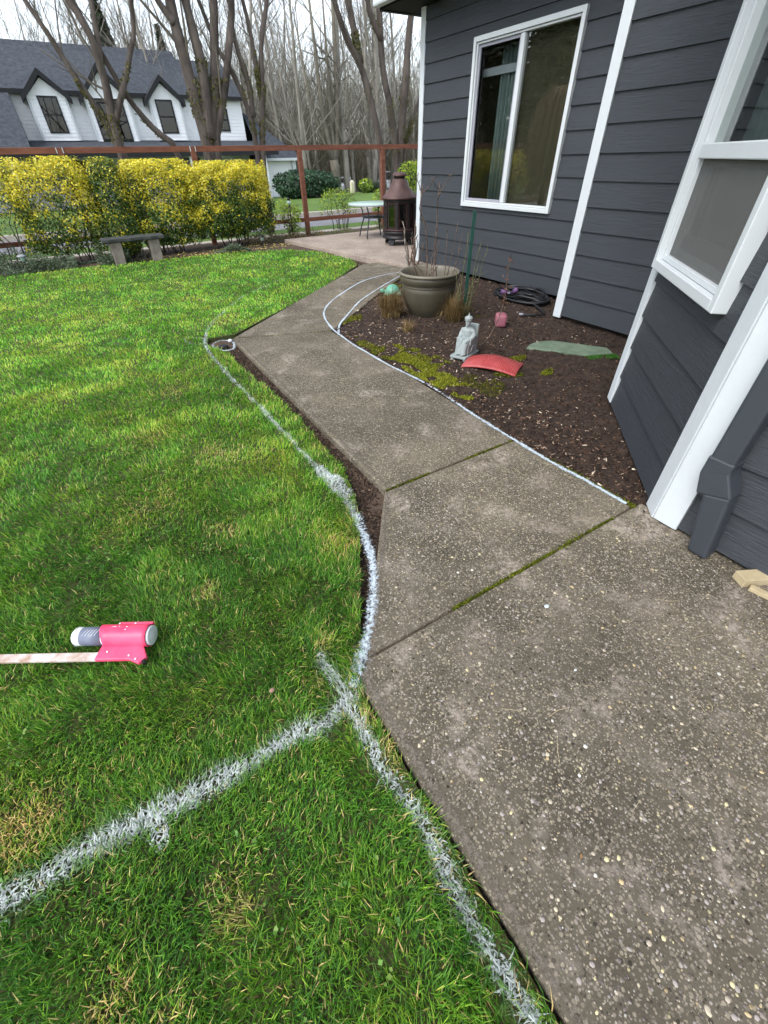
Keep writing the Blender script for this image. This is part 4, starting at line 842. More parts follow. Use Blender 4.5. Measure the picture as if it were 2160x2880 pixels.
def tussock(x, y, r, h, n, lab, pal=TANS, lean=1.0):
    t = RNG.uniform(0, 6.283, n); rr = r*np.sqrt(RNG.random(n))*.5; P = np.c_[x+rr*np.cos(t), y+rr*np.sin(t), np.full(n, -.02)]
    az = t+RNG.normal(0, .5, n); hh = h*RNG.uniform(.55, 1.15, n); ln = np.abs(RNG.normal(0, lean*.75, n)); wd = RNG.uniform(.0018, .004, n)
    dx, dy = np.cos(az), np.sin(az); sd_ = np.c_[-dy, dx, 0*dx]*wd[:, None]/2
    m1 = P+np.c_[dx*np.sin(ln*.4), dy*np.sin(ln*.4), np.cos(ln*.4)]*(hh*.5)[:, None]; m2 = m1+np.c_[dx*np.sin(ln), dy*np.sin(ln), np.cos(ln)]*(hh*.35)[:, None]
    l3 = ln*2.0; tp = m2+np.c_[dx*np.sin(l3), dy*np.sin(l3), np.cos(l3)]*(hh*.3)[:, None]
    V = np.stack([P-sd_, P+sd_, m1+sd_, m1-sd_, m2+sd_*.8, m2-sd_*.8, tp], 1).reshape(-1, 3); f = np.array([(0,1,2),(0,2,3),(3,2,4),(3,4,5),(5,4,6)])
    F = (f[None]+(np.arange(n)*7)[:, None, None]).reshape(-1, 3)
    th = thing('grass_tussock', lab, 'ornamental grass', (x, y, 0), 'dry ornamental grass tussocks in the bed')
    mesh_np('blades', V, F, M['leaf'], th, np.repeat(pal[RNG.integers(0, len(pal), n)]*RNG.uniform(.7, 1.15, (n, 1)), 7, 0))
    MB().lathe([(r*.42, -.02), (r*.3, .02), (0, .03)], (x, y, 0), 12).build('crown', M['soil'], th, True)
tussock(2.80, 4.36, .22, .27, 1100, 'dry brown grass tussock in front of the pot, nearest the walk')
tussock(3.27, 3.82, .17, .25, 800, 'dry brown grass tussock at the foot of the green stake')
tussock(2.60, 3.74, .10, .13, 160, 'small sparse pale grass tuft in the mulch below the pot', TANS*1.15, .9)
tu = thing('turtle_ornament', 'jade green glazed turtle ornament at the bed edge left of the pot', 'ornament', (3.33, 5.18, 0))
ta = math.radians(150); tR = np.array([[math.cos(ta), -math.sin(ta), 0], [math.sin(ta), math.cos(ta), 0], [0, 0, 1]]); tc_ = np.array((3.33, 5.16, 0))
MB().lathe([(.098, .022), (.10, .035), (.09, .07), (.065, .10), (.035, .117), (0, .122)], tuple(tc_), 28).build('shell', M['turtle'], tu, True)
MB().ball(tc_+tR@np.array((.135, 0, .048)), (.036, .027, .026), R=tR).ball(tc_+tR@np.array((.10, 0, .04)), (.04, .02, .02), R=tR).build('head', M['turtle'], tu, True)
for sx_, sy_ in ((.075, .075), (.075, -.075), (-.075, .07), (-.075, -.07)):
    MB().ball(tc_+tR@np.array((sx_, sy_, .022)), (.042, .024, .018), R=tR).build('flipper', M['turtle'], tu, True)
# seated statue
stt = thing('statue', 'pale stone statue of a seated robed figure in a tall hat on a throne', 'statue', (2.62, 2.86, 0))
fx = np.array((-.93, -.36, 0)); fy = np.array((.36, -.93, 0)); so_ = np.array((2.625, 2.868, .0))
def SP(f_, l_, z_): return so_+fx*f_+fy*l_+np.array((0, 0, z_))
SR = np.array([fx, fy, (0, 0, 1)]).T
sb = lambda f0, f1, l0, l1, z0, z1: MB().obox(SP((f0+f1)/2, (l0+l1)/2, (z0+z1)/2), fx*(f1-f0)/2, fy*(l1-l0)/2, (0, 0, (z1-z0)/2))
sb(-.135, .125, -.078, .078, .018, .038).build('plinth', M['stone'], stt, bevel=.005)
for f_ in (-.115, .105):
    for l_ in (-.06, .06): MB().ball(SP(f_, l_, .008), .017, 10, 8).build('foot', M['stone'], stt, True)
sb(-.10, .055, -.062, .062, .038, .135).build('throne_seat', M['stone'], stt, bevel=.006)
MB().add([SP(-.115, -.066, .038), SP(-.085, -.066, .038), SP(-.085, .066, .038), SP(-.115, .066, .038), SP(-.125, -.06, .265), SP(-.10, -.06, .265), SP(-.10, .06, .265), SP(-.125, .06, .265)], [(0,3,2,1),(4,5,6,7),(0,1,5,4),(1,2,6,5),(2,3,7,6),(3,0,4,7)]).build('throne_back', M['stone'], stt, bevel=.006)
for l_ in (-.063, .063):
    sb(-.09, .04, l_-.009, l_+.009, .12, .172).build('armrest', M['stone'], stt, bevel=.006)
    arc = [SP(-.025+.045*math.cos(t), l_*1.13, .055+.055*math.sin(t)) for t in np.linspace(0, math.pi, 12)]; MB().tube(arc, .004, 6).build('relief', M['stone'], stt, True)
fg = MB()
fg.tube([SP(-.045, 0, .12), SP(-.045, 0, .16), SP(-.04, 0, .20), SP(-.035, 0, .235), SP(-.03, 0, .255), SP(-.025, 0, .275)], [.05, .05, .054, .048, .024, .019], 14)     # torso and neck
fg.ball(SP(-.018, 0, .292), (.027, .025, .03), 14, 10, SR)                                                             # head
fg.ball(SP(.010, 0, .29), (.006, .005, .008), 8, 6, SR); fg.ball(SP(.0, 0, .272), (.013, .013, .013), 8, 6, SR)          # nose, beard
for l_ in (-1, 1):
    fg.tube([SP(-.035, .045*l_, .232), SP(-.03, .062*l_, .19), SP(.01, .055*l_, .165), SP(.065, .042*l_, .155)], [.020, .021, .017, .010], 10)   # arms
    fg.ball(SP(.072, .04*l_, .153), (.014, .010, .008), 10, 6, SR); fg.ball(SP(-.022, .024*l_, .292), (.006, .005, .009), 8, 6, SR)
    fg.tube([SP(-.03, .026*l_, .14), SP(.03, .03*l_, .142), SP(.062, .03*l_, .128), SP(.072, .03*l_, .08), SP(.075, .03*l_, .046)], [.03, .032, .028, .024, .026], 12)   # robed legs
    fg.ball(SP(.098, .027*l_, .046), (.02, .013, .010), 8, 6, SR)
fg.tube([SP(.05, 0, .125), SP(.068, 0, .08), SP(.07, 0, .046)], [.03, .026, .03], 12)
fg.ball(SP(-.035, 0, .222), (.04, .062, .03), 14, 8, SR)                                                               # mantle
fo = fg.build('figure', M['stone'], stt, True); rmod = fo.modifiers.new('one_skin', 'REMESH'); rmod.mode = 'VOXEL'; rmod.voxel_size = .0035; rmod.use_smooth_shade = True
hc = SP(-.02, 0, 0); MB().lathe([(.026, .300), (.034, .306), (.033, .318), (.036, .325), (.033, .335), (.02, .342), (.008, .346), (.008, .353), (.003, .366), (0, .37)], tuple(hc), 20).build('hat', M['stone'], stt, True)
# ribbed red tile, mauve block, green stepping stone
rt_ = thing('ridged_tile', 'curved glossy red ribbed roof tile lying on the mulch beside the statue', 'tile', (2.7, 2.55, 0))
A_, B_ = np.array((2.56, 2.74)), np.array((2.78, 2.35)); ax_ = (B_-A_)/np.linalg.norm(B_-A_); cr_ = np.array((-ax_[1], ax_[0]))
cr_ = cr_ if cr_[0] > 0 else -cr_; Lr = np.linalg.norm(B_-A_); V = []; nu, nv = 110, 15; o_c = (A_+B_)/2+cr_*.0
for i in range(nu+1):
    u = i/nu*2-1; rib = .0032*math.sin(i/nu*6.283*25)
    for j in range(nv+1):
        v = j/nv*2-1; wv = .15; z = .012+.088*(1-v*v*.55)*(1-.62*u*u)+rib*(1 if u > -.3 else .3); pxy = o_c+ax_*u*Lr*.52+cr_*v*wv
        V.append((*pxy, z-.012))
F = [(i*(nv+1)+j, (i+1)*(nv+1)+j, (i+1)*(nv+1)+j+1, i*(nv+1)+j+1) for i in range(nu) for j in range(nv)]
o = mesh_np('tile_shell', V, F, M['redtile'], rt_, None, True); sm = o.modifiers.new('thick', 'SOLIDIFY'); sm.thickness = .012; sm.offset = -1
o = MB().obox((3.545, 3.36, .055), np.array((.79, -.61, 0))*.056, np.array((.61, .79, 0))*.075, (0, 0, .06)).build('mauve_block', M['mauve'], loc=(3.545, 3.36, 0), bevel=.024, seg=4, smooth=True)
tag(o, 'small mauve rounded block lying on the dark mulch', 'block')
sl_ = tag(MB().prism([(3.20, 2.66), (3.33, 2.48), (3.44, 2.32), (3.50, 2.22), (3.72, 2.12), (3.80, 2.24), (3.68, 2.44), (3.55, 2.66), (3.42, 2.72), (3.3, 2.71)], -.02, .028).build('stepping_stone', M['greenslab'], bevel=.008, loc=(3.48, 2.42, 0)), 'flat pale green stepping stone half sunk in the mulch', 'stepping stone')
P = seg_pts((3.47, 2.20), (3.72, 2.08), 2600, .022); tufts('moss_fringe', np.c_[P, np.full(len(P), .012)], .014, .006, np.array(lin(70, 118, 46))[None]*RNG.uniform(.6, 1.3, (len(P), 1)), M['moss'], sl_, 1.0, kind=None)
# hose
hs_ = thing('garden_hose', 'coiled black garden hose with purple couplings against the house wall', 'hose', (4.5, 3.95, 0))
q = []
for k in range(10):
    for t in np.linspace(0, 6.283, 28, endpoint=False):
        r1, r2 = .18+.04*math.sin(k*2.1), .36+.05*math.cos(k*1.7); c, s = math.cos(t), math.sin(t)
        q.append((4.50+.02*math.sin(k*3)+r1*c, 3.98+.03*math.cos(k*2)+r2*s,   .015+.011*k*(.7+.3*math.sin(t*2+k))))
MB().tube(q, .013, 8).build('coil', M['hose'], hs_, True)
q = smooth_line([(4.32, 3.62, .05), (4.24, 3.40, .03), (4.18, 3.30, .02), (4.06, 3.36, .02), (3.98, 3.46, .02)], 3); MB().tube(list(q), .0115, 8).build('loose_end', M['hose'], hs_, True)
MB().tube([(3.985, 3.452, .02), (3.955, 3.488, .02)], [.014, .012], 10).build('end_fitting', M['greyvinyl'], hs_, True)
for a, b in (((4.30, 4.02, .10), (4.26, 4.10, .10)), ((4.28, 3.95, .11), (4.30, 3.88, .16))):
    d = (np.array(b)-np.array(a)); MB().tube([a, np.array(a)+d*.3, np.array(a)+d*.31, b], [.017, .019, .026, .030], 12).build('coupling', M['purple'], hs_, True)
MB().ball((4.275, 3.985, .105), .016, 10, 8).build('valve', M['greyvinyl'], hs_, True)
# seedling
sg = thing('seedling', 'thin leaning leafless seedling twig with a few dead buds behind the statue', 'seedling', (2.81, 2.92, 0))
pl_ = [(2.80, 2.93, -.02), (2.885, 2.845, .13), (2.92, 2.81, .26), (2.94, 2.79, .40), (2.95, 2.785, .51), (2.94, 2.79, .60), (2.945, 2.79, .75)]; q = [np.array(pl_[0])]
for a, b in zip(pl_[:-1], pl_[1:]): q += kinky(a, b, 3, .004)[1:]
MB().tube(q, [.0065*(1-.6*i/len(q)) for i in range(len(q))], 6).build('stem', M['stem'], sg, True)
P = np.array([q[-1-random.randrange(0, 9)]+np.array([random.gauss(0, .012), random.gauss(0, .012), random.gauss(0, .012)]) for _ in range(40)])
leaves(P, RNG.normal(0, 1, (40, 3)), .028, .45, np.array([lin(96, 62, 50), lin(120, 84, 64)])[RNG.integers(0, 2, 40)], 'bud', M['leaf'], sg)
# ------------------------------------------------------------------ marking wand and spray can on the lawn
wd_ = thing('marking_wand', 'white marking wand with a neon pink can holder lying on the lawn', 'marking wand', (-.5, 1.28, .03))
e1 = np.array((.854, -.52, 0)); e2 = np.array((.52, .854, 0)); w0 = np.array((-.47, 1.245, .045))       # e1 along the stick, e2 away from the camera
WP = lambda a, b, z: w0+e1*a+e2*b+np.array((0, 0, z))
MB().obox(WP(-.48, -.0, 0), e1*.485, e2*.016, (0, 0, .006)).build('stick', M['stickwhite'], wd_, bevel=.002)
# can holder: sleeve round the can, flat web to the stick, flared mouth
rC = .0345; cz = .030; cb_ = .075
pk = MB(); n_ = 20; rows_ = []
for a_ in np.linspace(.0, .168, 12):
    row = []
    for t in np.linspace(-1.0, 3.6, n_):
        bulge = .012*math.exp(-((a_-.0)/.02)**2)*0
        row.append(WP(a_+(.012*math.cos(t*1.2) if a_ < .01 else 0), cb_-math.cos(t)*(rC+.004), cz-.012+math.sin(t)*(rC+.004)))
    rows_.append(row)
pk.add([p for r in rows_ for p in r], [(i*n_+j, i*n_+j+1, (i+1)*n_+j+1, (i+1)*n_+j) for i in range(11) for j in range(n_-1)])
o = pk.build('can_sleeve', M['pink'], wd_, True); s_ = o.modifiers.new('thick', 'SOLIDIFY'); s_.thickness = .003
MB().add([WP(0, -.018, -.004), WP(.125, -.018, -.004), WP(.165, -.034, -.004), WP(.185, -.008, -.004), WP(.15, .04, -.004), WP(.0, .042, -.004), WP(0, -.018, .012), WP(.125, -.018, .012), WP(.165, -.034, .012), WP(.185, -.008, .012), WP(.15, .044, .012), WP(.0, .046, .012)],
   [(5, 4, 3, 2, 1, 0), (6, 7, 8, 9, 10, 11)]+[(i, (i+1) % 6, 6+(i+1) % 6, 6+i) for i in range(6)]).build('web', M['pink'], wd_, bevel=.004)
MB().obox(WP(.1, cb_+rC+.006, cz-.004), e1*.065, e2*.010, (0, 0, .008)).build('finger_rail', M['pink'], wd_, bevel=.004)
MB().obox(WP(.176, -.021, .004), e1*.004+e2*.003, -e1*.008+e2*.012, (0, 0, .006)).build('mouth', M['dark'], wd_)
for a_, b_ in ((.035, .012), (.12, -.004), (.150, -.018), (.04, cb_+rC+.008), (.10, cb_+rC+.008)): MB().ball(WP(a_, b_, .014 if b_ < .05 else cz+.005), (.004, .004, .002), 8, 6).build('rivet', M['canwhite'], wd_, True)
for a_, t, l_, w_ in ((.045, 1.9, .018, .004), (.06, 1.95, .008, .003), (.09, 1.85, .008, .006), (.09, 1.55, .006, .005), (.035, 1.92, .004, .004)):
    MB().ball(WP(a_, cb_-math.cos(t)*(rC+.0045), cz-.012+math.sin(t)*(rC+.0045)), (l_*.7, w_*.8, .003), 8, 6, np.array([e1, e2, (0, 0, 1)]).T).build('paint_fleck', M['canwhite'], wd_, True)
cn = thing('spray_can', 'grey and white labelled spray paint can held in the pink wand sleeve', 'spray can', tuple(WP(.05, cb_, -.01)))
def cyl(a0, a1, r, name, m, par, extra=None, n=28):
    return MB().tube([WP(a, cb_, cz-.012) for a in (extra or (a0, a1))], r if not np.isscalar(r) else [r]*len(extra or (0, 0)), n).build(name, m, par, True)
cyl(-.098, .166, rC-.001, 'body', M['canwhite'], cn)
cyl(-.080, .0, rC-.0003, 'label', M['canlabel'], cn)
cyl(0, 0, [rC-.001, rC+.001, rC-.003, rC-.010], 'shoulder', M['canwhite'], cn, (-.097, -.100, -.106, -.113))
cyl(0, 0, [rC-.001, rC+.0015, rC+.0015, rC-.003], 'bottom_rim', M['canwhite'], cn, (.165, .168, .174, .176))
MB().ball(WP(.170, cb_, cz-.012), (.009, rC-.006, rC-.006), 18, 10, np.array([e1, e2, (0, 0, 1)]).T).build('bottom_dome', M['canwhite'], cn, True)
for k in range(5):
    t = 1.25+.0; a_ = -.066+k*.011; MB().tube([WP(a_+.003*i, cb_-math.cos(t0)*(rC+.0002), cz-.012+math.sin(t0)*(rC+.0002)) for i, t0 in enumerate(np.linspace(1.0, 1.75, 5))], .0012, 4).build('label_stripe', M['canwhite'], cn)
# ------------------------------------------------------------------ white house across the street
fh = thing('white_house', 'white clapboard house with dark shingle roof and three black trimmed dormers', 'house', (6, 38, tz(38)))
def clap(x0, x1, z0, z1, y, holes=(), e=.17):
    mb = MB(); z = z0
    while z < z1-.01:
        zt = min(z+e, z1); segs = [(x0, x1)]
        for (a, b, za, zb) in holes:
            if zt <= za+.02 or z >= zb-.02: continue
            segs = [s for (p, q) in segs for s in ((p, min(a, q)), (max(b, p), q)) if s[1]-s[0] > .01]
        for p, q in segs: mb.add([(p, y-.03, z), (q, y-.03, z), (q, y-.008, zt), (p, y-.008, zt), (p, y, z), (q, y, z)], [(0, 1, 2, 3), (4, 5, 1, 0)])
        z = zt
    return mb
def gable(x0, x1, ze, xp, zp, y):
    return MB().add([(x0, y-.01, ze), (x1, y-.01, ze), (xp, y-.01, zp)], [(0, 1, 2)])
def fwindow(x0, x1, z0, z1, y, rail=True, par=None):
    wn = ring(MB(), x0, x1, z0, z1, .07, y-.06, y+.02); wn.v = [(q[1], q[0], q[2]) for q in wn.v]
    wn = wn.build('window', M['fhblack'], par or fh)
    if rail: MB().box(x0+.07, x1-.07, y-.05, y+.01, (z0+z1)/2-.03, (z0+z1)/2+.03).build('meeting_rail', M['fhblack'], wn)
    for a, b in (((z0+.07, (z0+z1)/2-.03), ((z0+z1)/2+.03, z1-.07)) if rail else ((z0+.07, z1-.07),)):
        MB().box(x0+.07, x1-.07, y-.012, y-.006, a, b).build('pane', M['glassdark'], wn)
    MB().box(x0+.05, x1-.05, y+.03, y+.05, z0+.05, z1-.05).build('dark_backing', M['dark'], wn)  # dark sheet just behind the panes, in place of a room
    return wn
HY = 38.0
w4 = (10.75, 11.5, 2.95, 4.05)
for xa_, xb_ in ((-.3, .47), (2.3, 3.25), (5.5, 6.7), (8.45, 12.5)): clap(xa_, xb_, 2.0, 4.52, HY, [w4]).build('upper_wall', M['fhwall'], fh)
clap(-10, 12.5, tz(38), 2.05, HY+.02, [(1, 2.6, .2, 1.6), (4, 5.2, -1, 1.6), (7, 9, .2, 1.6)]).build('lower_wall', M['fhwall'], fh)
MB().box(-10, 12.48, HY+.06, 45.5, tz(38), 4.5).build('wall_body', M['fhwall'], fh)
fwindow(*w4, HY)
fwindow(1, 2.6, .2, 1.6, HY+.02); fwindow(7, 9, .2, 1.6, HY+.02); fwindow(4, 5.2, -.6, 1.6, HY+.02, False)
DM = [(.47, 2.3, 2.48, 4.30, 1.39, 5.10, (.92, 1.88, 2.80, 4.34)), (3.25, 5.5, 2.44, 4.32, 4.36, 5.42, (3.50, 5.20, 2.50, 4.16)), (6.7, 8.45, 2.48, 4.30, 7.56, 5.10, (7.02, 8.0, 2.80, 4.34))]
for x0, x1, zb, ze, xp, zp, wn in DM:
    y = 37.45
    d = clap(x0, x1, zb, ze, y, [wn]); d.add([(x0, y-.01, ze), (x1, y-.01, ze), (xp, y-.01, zp-.05)], [(0, 1, 2)])
    if wn[3] > ze: pass
    for xx, xo in ((x0, x0+.02), (x1, x1-.02)): d.add([(xx, y-.02, zb), (xx, HY+.4, zb), (xx, HY+.4, ze), (xx, y-.02, ze)], [(0, 1, 2, 3)])
    dm = d.build('dormer', M['fhwall'], fh)
    for xx in (x0, x1): MB().box(xx-.05, xx+.05, y-.05, y-.031, zb, ze-.05).build('corner_board', M['white'], dm)
    for s, xe in ((-1, x0-.28), (1, x1+.28)):
        sl = (zp-ze)/(xp-x0); zz = ze-.28*sl
        MB().add([(xe, y-.32, zz), (xp, y-.32, zp+.02), (xp, y-.32, zp+.30), (xe, y-.32, zz+.26), (xe, y+3.2, zz), (xp, y+3.2, zp+.02), (xp, y+3.2, zp+.30), (xe, y+3.2, zz+.26)],
            [(0,1,2,3),(7,6,5,4),(0,4,5,1),(1,5,6,2),(2,6,7,3),(3,7,4,0)]).build('dormer_roof', [M['fhblack']], dm)
    fwindow(*wn, y)
SLP = (7.03-4.62)/4.2
R_ = MB()
R_.add([(-12, HY-.35, 4.60), (12.75, HY-.35, 4.60), (12.75, 41.6, 6.60), (9.8, 41.6, 6.60), (9.8, 42.2, 7.03), (-12, 42.2, 7.03), (-12, HY-.35, 4.46), (12.75, HY-.35, 4.46)], [(0, 1, 2, 3, 4, 5), (6, 7, 1, 0)])
R_.add([(-12, 42.2, 7.03), (9.8, 42.2, 7.03), (9.8, 46.5, 4.6), (-12, 46.5, 4.6), (12.75, 41.6, 6.60), (12.75, 46.5, 4.5), (9.8, 41.6, 6.6)], [(0, 1, 2, 3), (6, 4, 5, 2)])
R_.add([(-12, 33.5, 1.92), (-.32, 33.5, 1.92), (-.32, HY-.3, 4.50), (-12, HY-.3, 4.50)], [(0, 1, 2, 3)])               # catslide at the left
R_.build('roof', M['fhroof'], fh)
MB().add([(12.7, HY-.3, 4.50), (12.7, 41.6, 6.52), (12.7, 46.3, 4.5), (12.5, HY, 4.5)], [(0, 1, 2)]).build('gable_wall', M['fhwall'], fh)
MB().add([(-12.2, 33.4, 1.98), (12.9, 33.4, 1.86), (12.9, HY, 2.46), (-12.2, HY, 2.58)], [(0, 1, 2, 3)]).build('porch_roof', M['fhroof'], fh)
MB().box(-12.2, 12.9, 33.3, 33.42, 1.66, 1.86).build('porch_fascia', M['fhblack'], fh)
MB().box(-12, 12.75, HY-.42, HY-.33, 4.42, 4.60).build('eave_fascia', M['fhblack'], fh)
for xx in (-6, -1.5, 3, 7.5, 12): MB().box(xx-.1, xx+.1, 33.5, 33.7, tz(33.6)-.1, 1.66).build('porch_post', M['fhwall'], fh)
for xx in (2.6, 6.1): MB().box(xx, xx+.9, 39.6, 39.75, 5.55, 5.62).build('roof_vent', M['fhblack'], fh)
gw = thing('garage_wing', 'white garage wing with a hipped dark roof right of the dormered house', 'garage', (14, 36, tz(36)))
clap(12.75, 15.1, tz(36)-.1, 1.40, 36.0).build('wall', M['fhwall'], gw); MB().box(12.75, 15.08, 36.03, 42, tz(36)-.1, 1.4).build('wall_body', M['fhwall'], gw)
MB().box(14.78, 14.95, 35.8, 35.95, tz(36), 1.3).build('downpipe', M['white'], gw)
MB().add([(12.6, 35.6, 1.50), (15.5, 35.6, 1.50), (12.8, 39, 4.0), (15.5, 42.4, 1.5), (12.6, 42.4, 1.5), (12.6, 35.6, 1.42), (15.5, 35.6, 1.42)], [(0, 1, 2), (1, 3, 2), (3, 4, 2), (5, 6, 1, 0)]).build('roof', M['fhroof'], gw)
MB().box(12.6, 15.5, 35.52, 35.6, 1.36, 1.50).build('gutter', M['white'], gw)
# ------------------------------------------------------------------ cars, posts across the street
def car(name, lab, x, y, rot, h, Lc=4.4, wdt=1.75):
    z0 = tz(y)+.03; c = thing(name, lab, 'car', (x, y, z0), 'white cars parked across the street'); cr, sr = math.cos(rot), math.sin(rot)
    T = lambda a, b, z: (x+a*cr-b*sr, y+a*sr+b*cr, z0+z)
    prof = [(-Lc/2, .35), (-Lc/2, .75), (-Lc/2+.25, .88), (-Lc/2+.5, .92), (Lc*.16, .92), (Lc*.42, .80), (Lc/2, .66), (Lc/2, .32), (Lc*.4, .26), (-Lc*.42, .26)]
    cabp = [(-Lc/2+.35, .92), (-Lc/2+.75, h-.03), (-Lc*.18, h), (Lc*.02, h-.04), (Lc*.20, .92)]
    def ex(pr, w_): 
        n = len(pr); mb = MB(); mb.add([T(a, s*w_*(1 if z < .9 else .86), z) for s in (-.5, .5) for a, z in pr], [tuple(range(n)), tuple(range(2*n-1, n-1, -1))]+[(i, n+i, n+(i+1) % n, (i+1) % n) for i in range(n)]); return mb
    b = ex(prof, wdt).build('body', M['carwhite'], c, bevel=.06); cab = ex(cabp, wdt*.94).build('cabin', M['carwhite'], c, bevel=.05)
    wins = [(-Lc/2+.62, .97), (-Lc/2+.86, h-.1), (-Lc*.18, h-.08), (-.02, h-.1), (Lc*.12, .97)]
    ex(wins, wdt*.955).build('side_window', M['glassdark'], cab); MB().add([T(Lc*.185, -.62, .97), T(Lc*.185, .62, .97), T(Lc*.03, .58, h-.09), T(Lc*.03, -.58, h-.09)], [(0, 1, 2, 3)]).build('windscreen', M['fhblack'], cab)
    MB().add([T(-Lc/2+.34, -.62, .97), T(-Lc/2+.34, .62, .97), T(-Lc/2+.70, .58, h-.09), T(-Lc/2+.70, -.58, h-.09)], [(0, 1, 2, 3)]).build('rear_window', M['fhblack'], cab)
    for a in (-Lc*.3, Lc*.3):
        for s in (-1, 1):
            wl = MB().tube([T(a, s*wdt*.5, .31), T(a, s*wdt*.39, .31)], .31, 18).build('wheel', M['tyre'], c, True); MB().tube([T(a, s*(wdt*.5+.004), .31), T(a, s*wdt*.45, .31)], .19, 14).build('rim', M['greyvinyl'], wl, True)
    for s in (-.6, .6):
        MB().ball(T(Lc/2-.05, s, .6), (.1, .14, .08), 10, 6).build('headlight', M['glasstop'], c, True); MB().ball(T(-Lc/2+.04, s, .74), (.06, .12, .09), 10, 6).build('tail_light', M['redtile'], c, True)
    return c
car('parked_car', 'white car parked across the street behind the thick grey trunk', 26.6, 51, 1.2, 1.42)
car('parked_car', 'white car parked across the street just left of the chiminea hood', 31.2, 49, 1.9, 1.66, 4.6, 1.85)
for x, y, h, r, lab in ((18.75, 34.5, .62, .13, 'left one of two cream posts across the street'), (19.55, 34.2, .50, .16, 'right one of two cream posts across the street, beside the clipped hedge')):
    z = tz(y); tp = thing('cream_post', lab, 'post', (x, y, z), 'cream posts across the street')
    MB().box(x-r, x+r, y-r, y+r, z-.05, z+h).build('shaft', M['cream'], tp, bevel=.02); MB().lathe([(r*1.25, h), (r*1.25, h+.05), (0, h+.14)], (x, y, z), 4, rot=.785).build('cap', M['cream'], tp)
# ------------------------------------------------------------------ trees behind the fence: several leaning stems each
def grow(mb, p, d, L, r, depth, spread, up, n0=4, sides=4):
    """bare limb with side shoots"""
    n = n0; pts_ = [np.array(p, float)]; d = np.array(d, float)/np.linalg.norm(d)
    for i in range(n):
        d = d+np.array([random.gauss(0, .10), random.gauss(0, .10), random.gauss(0, .07)+up]); d /= np.linalg.norm(d); pts_.append(pts_[-1]+d*L/n)
    mb.tube(pts_, [r*(1-.72*i/n) for i in range(n+1)], max(3, sides), False)
    if depth:
        for k in range(spread):
            t = random.uniform(.25, 1.0); i = min(n-1, int(t*n)); b = pts_[i]+(pts_[i+1]-pts_[i])*(t*n-i); a = random.uniform(0, 6.283)
            s = np.array((math.cos(a), math.sin(a), random.uniform(-.05, .5))); nd = d*.75+s*.75
            grow(mb, b, nd, L*random.uniform(.38, .62), r*(1-.6*t)*.55, depth-1, max(2, spread-1), up, 3, 3)
C1 = lambda x, y: (x/2.304, y/2.304); C2 = lambda x, y: (600+x/2.304, y/2.304)
def stemtree(label, y, stems, twigs, seed):
    random.seed(seed); b0 = at_y(*stems[0][0][0], y); th = thing('street_tree', label, 'tree', (float(b0[0]), y, -.05), 'bare multi-stemmed trees behind the fence')
    tw = MB()
    for pl_, wpx in stems:
        q = [at_y(*p, y+random.uniform(-.05, .05)) for p in pl_]; r = wpx/2.304/FOC*np.linalg.norm(q[0]-CAM)*.76/2
        if q[0][2] < 1.75: q = [np.array((q[0][0]+(q[0][0]-q[1][0])*.3, q[0][1], -.08)), np.array((q[0][0]+(q[0][0]-q[1][0])*.15, q[0][1], .7))]+q
        d = q[-1]-q[-2]; d = d/np.linalg.norm(d)+np.array((0, random.uniform(-.2, .2), .25)); q += [q[-1]+d*1.2, q[-1]+d*2.6+np.array((random.uniform(-.2, .2), 0, .1)), q[-1]+d*4.0]
        q = [np.array(p) for p in smooth_line(np.array(q), 1)]; n = len(q)
        MB().tube(q, [r*(1.12-.75*i/n)*random.uniform(.93, 1.08) for i in range(n)], 10).build('trunk', M['bark'], th, True)
        for k in range(twigs):
            i = random.randrange(n//3, n-1); s = np.array((random.gauss(0, .6), random.gauss(0, .5), random.uniform(.1, 1.0))); grow(tw, q[i], s+.4*d, random.uniform(.7, 1.9), r*.22, 2, 4, .03)
        mo = MB()
    tw.build('crown', M['barkgrey'], th, True)
    # moss sleeves on the lower trunk
    P = []
    for pl_, wpx in stems[:4]:
        q = [at_y(*p, y) for p in pl_]; r = wpx/2.304/FOC*np.linalg.norm(q[0]-CAM)*.76/2
        for k in range(260):
            t = random.random()*.45*(len(q)-1); i = int(t); c = q[i]+(q[i+1]-q[i])*(t-i); a = random.uniform(2.2, 6.6); P.append((c[0]+r*1.02*math.cos(a), c[1]+r*1.02*math.sin(a), c[2]+random.uniform(-.05, .05)))
    P = np.array(P); k = vnoise(P[:, 0], P[:, 2], 4, seed) > .5; P = P[k]
    leaves(P, RNG.normal(0, .6, (len(P), 3))+np.array((0, -1, .2)), .05, .7, np.array([lin(88, 86, 36), lin(70, 74, 34), lin(104, 100, 48)])[RNG.integers(0, 3, len(P))], 'moss', M['leaf'], th)['kind'] = 'stuff'
    return th
g1 = lambda L: [C1(*p) for p in L]; g2 = lambda L: [C2(*p) for p in L]
stemtree('bare tree with three crossing stems in front of the white house dormers', 12.35, [(g1([(770,935),(735,820),(712,680),(690,560),(650,420),(600,260),(520,110),(440,0)]), 52), (g1([(745,790),(780,650),(820,480),(850,300),(870,230),(855,60),(850,0)]), 30), (g1([(760,930),(690,810),(600,660),(520,550),(430,410),(330,250),(250,130),(160,0)]), 36), (g1([(650,420),(640,300),(615,150),(590,0)]), 28)], 5, 3)
stemtree('single pale leaning trunk crossing the middle dormer of the white house', 12.5, [(g1([(1140,940),(1020,860),(900,730),(800,590),(700,420),(620,280),(540,130),(470,0)]), 34)], 4, 4)
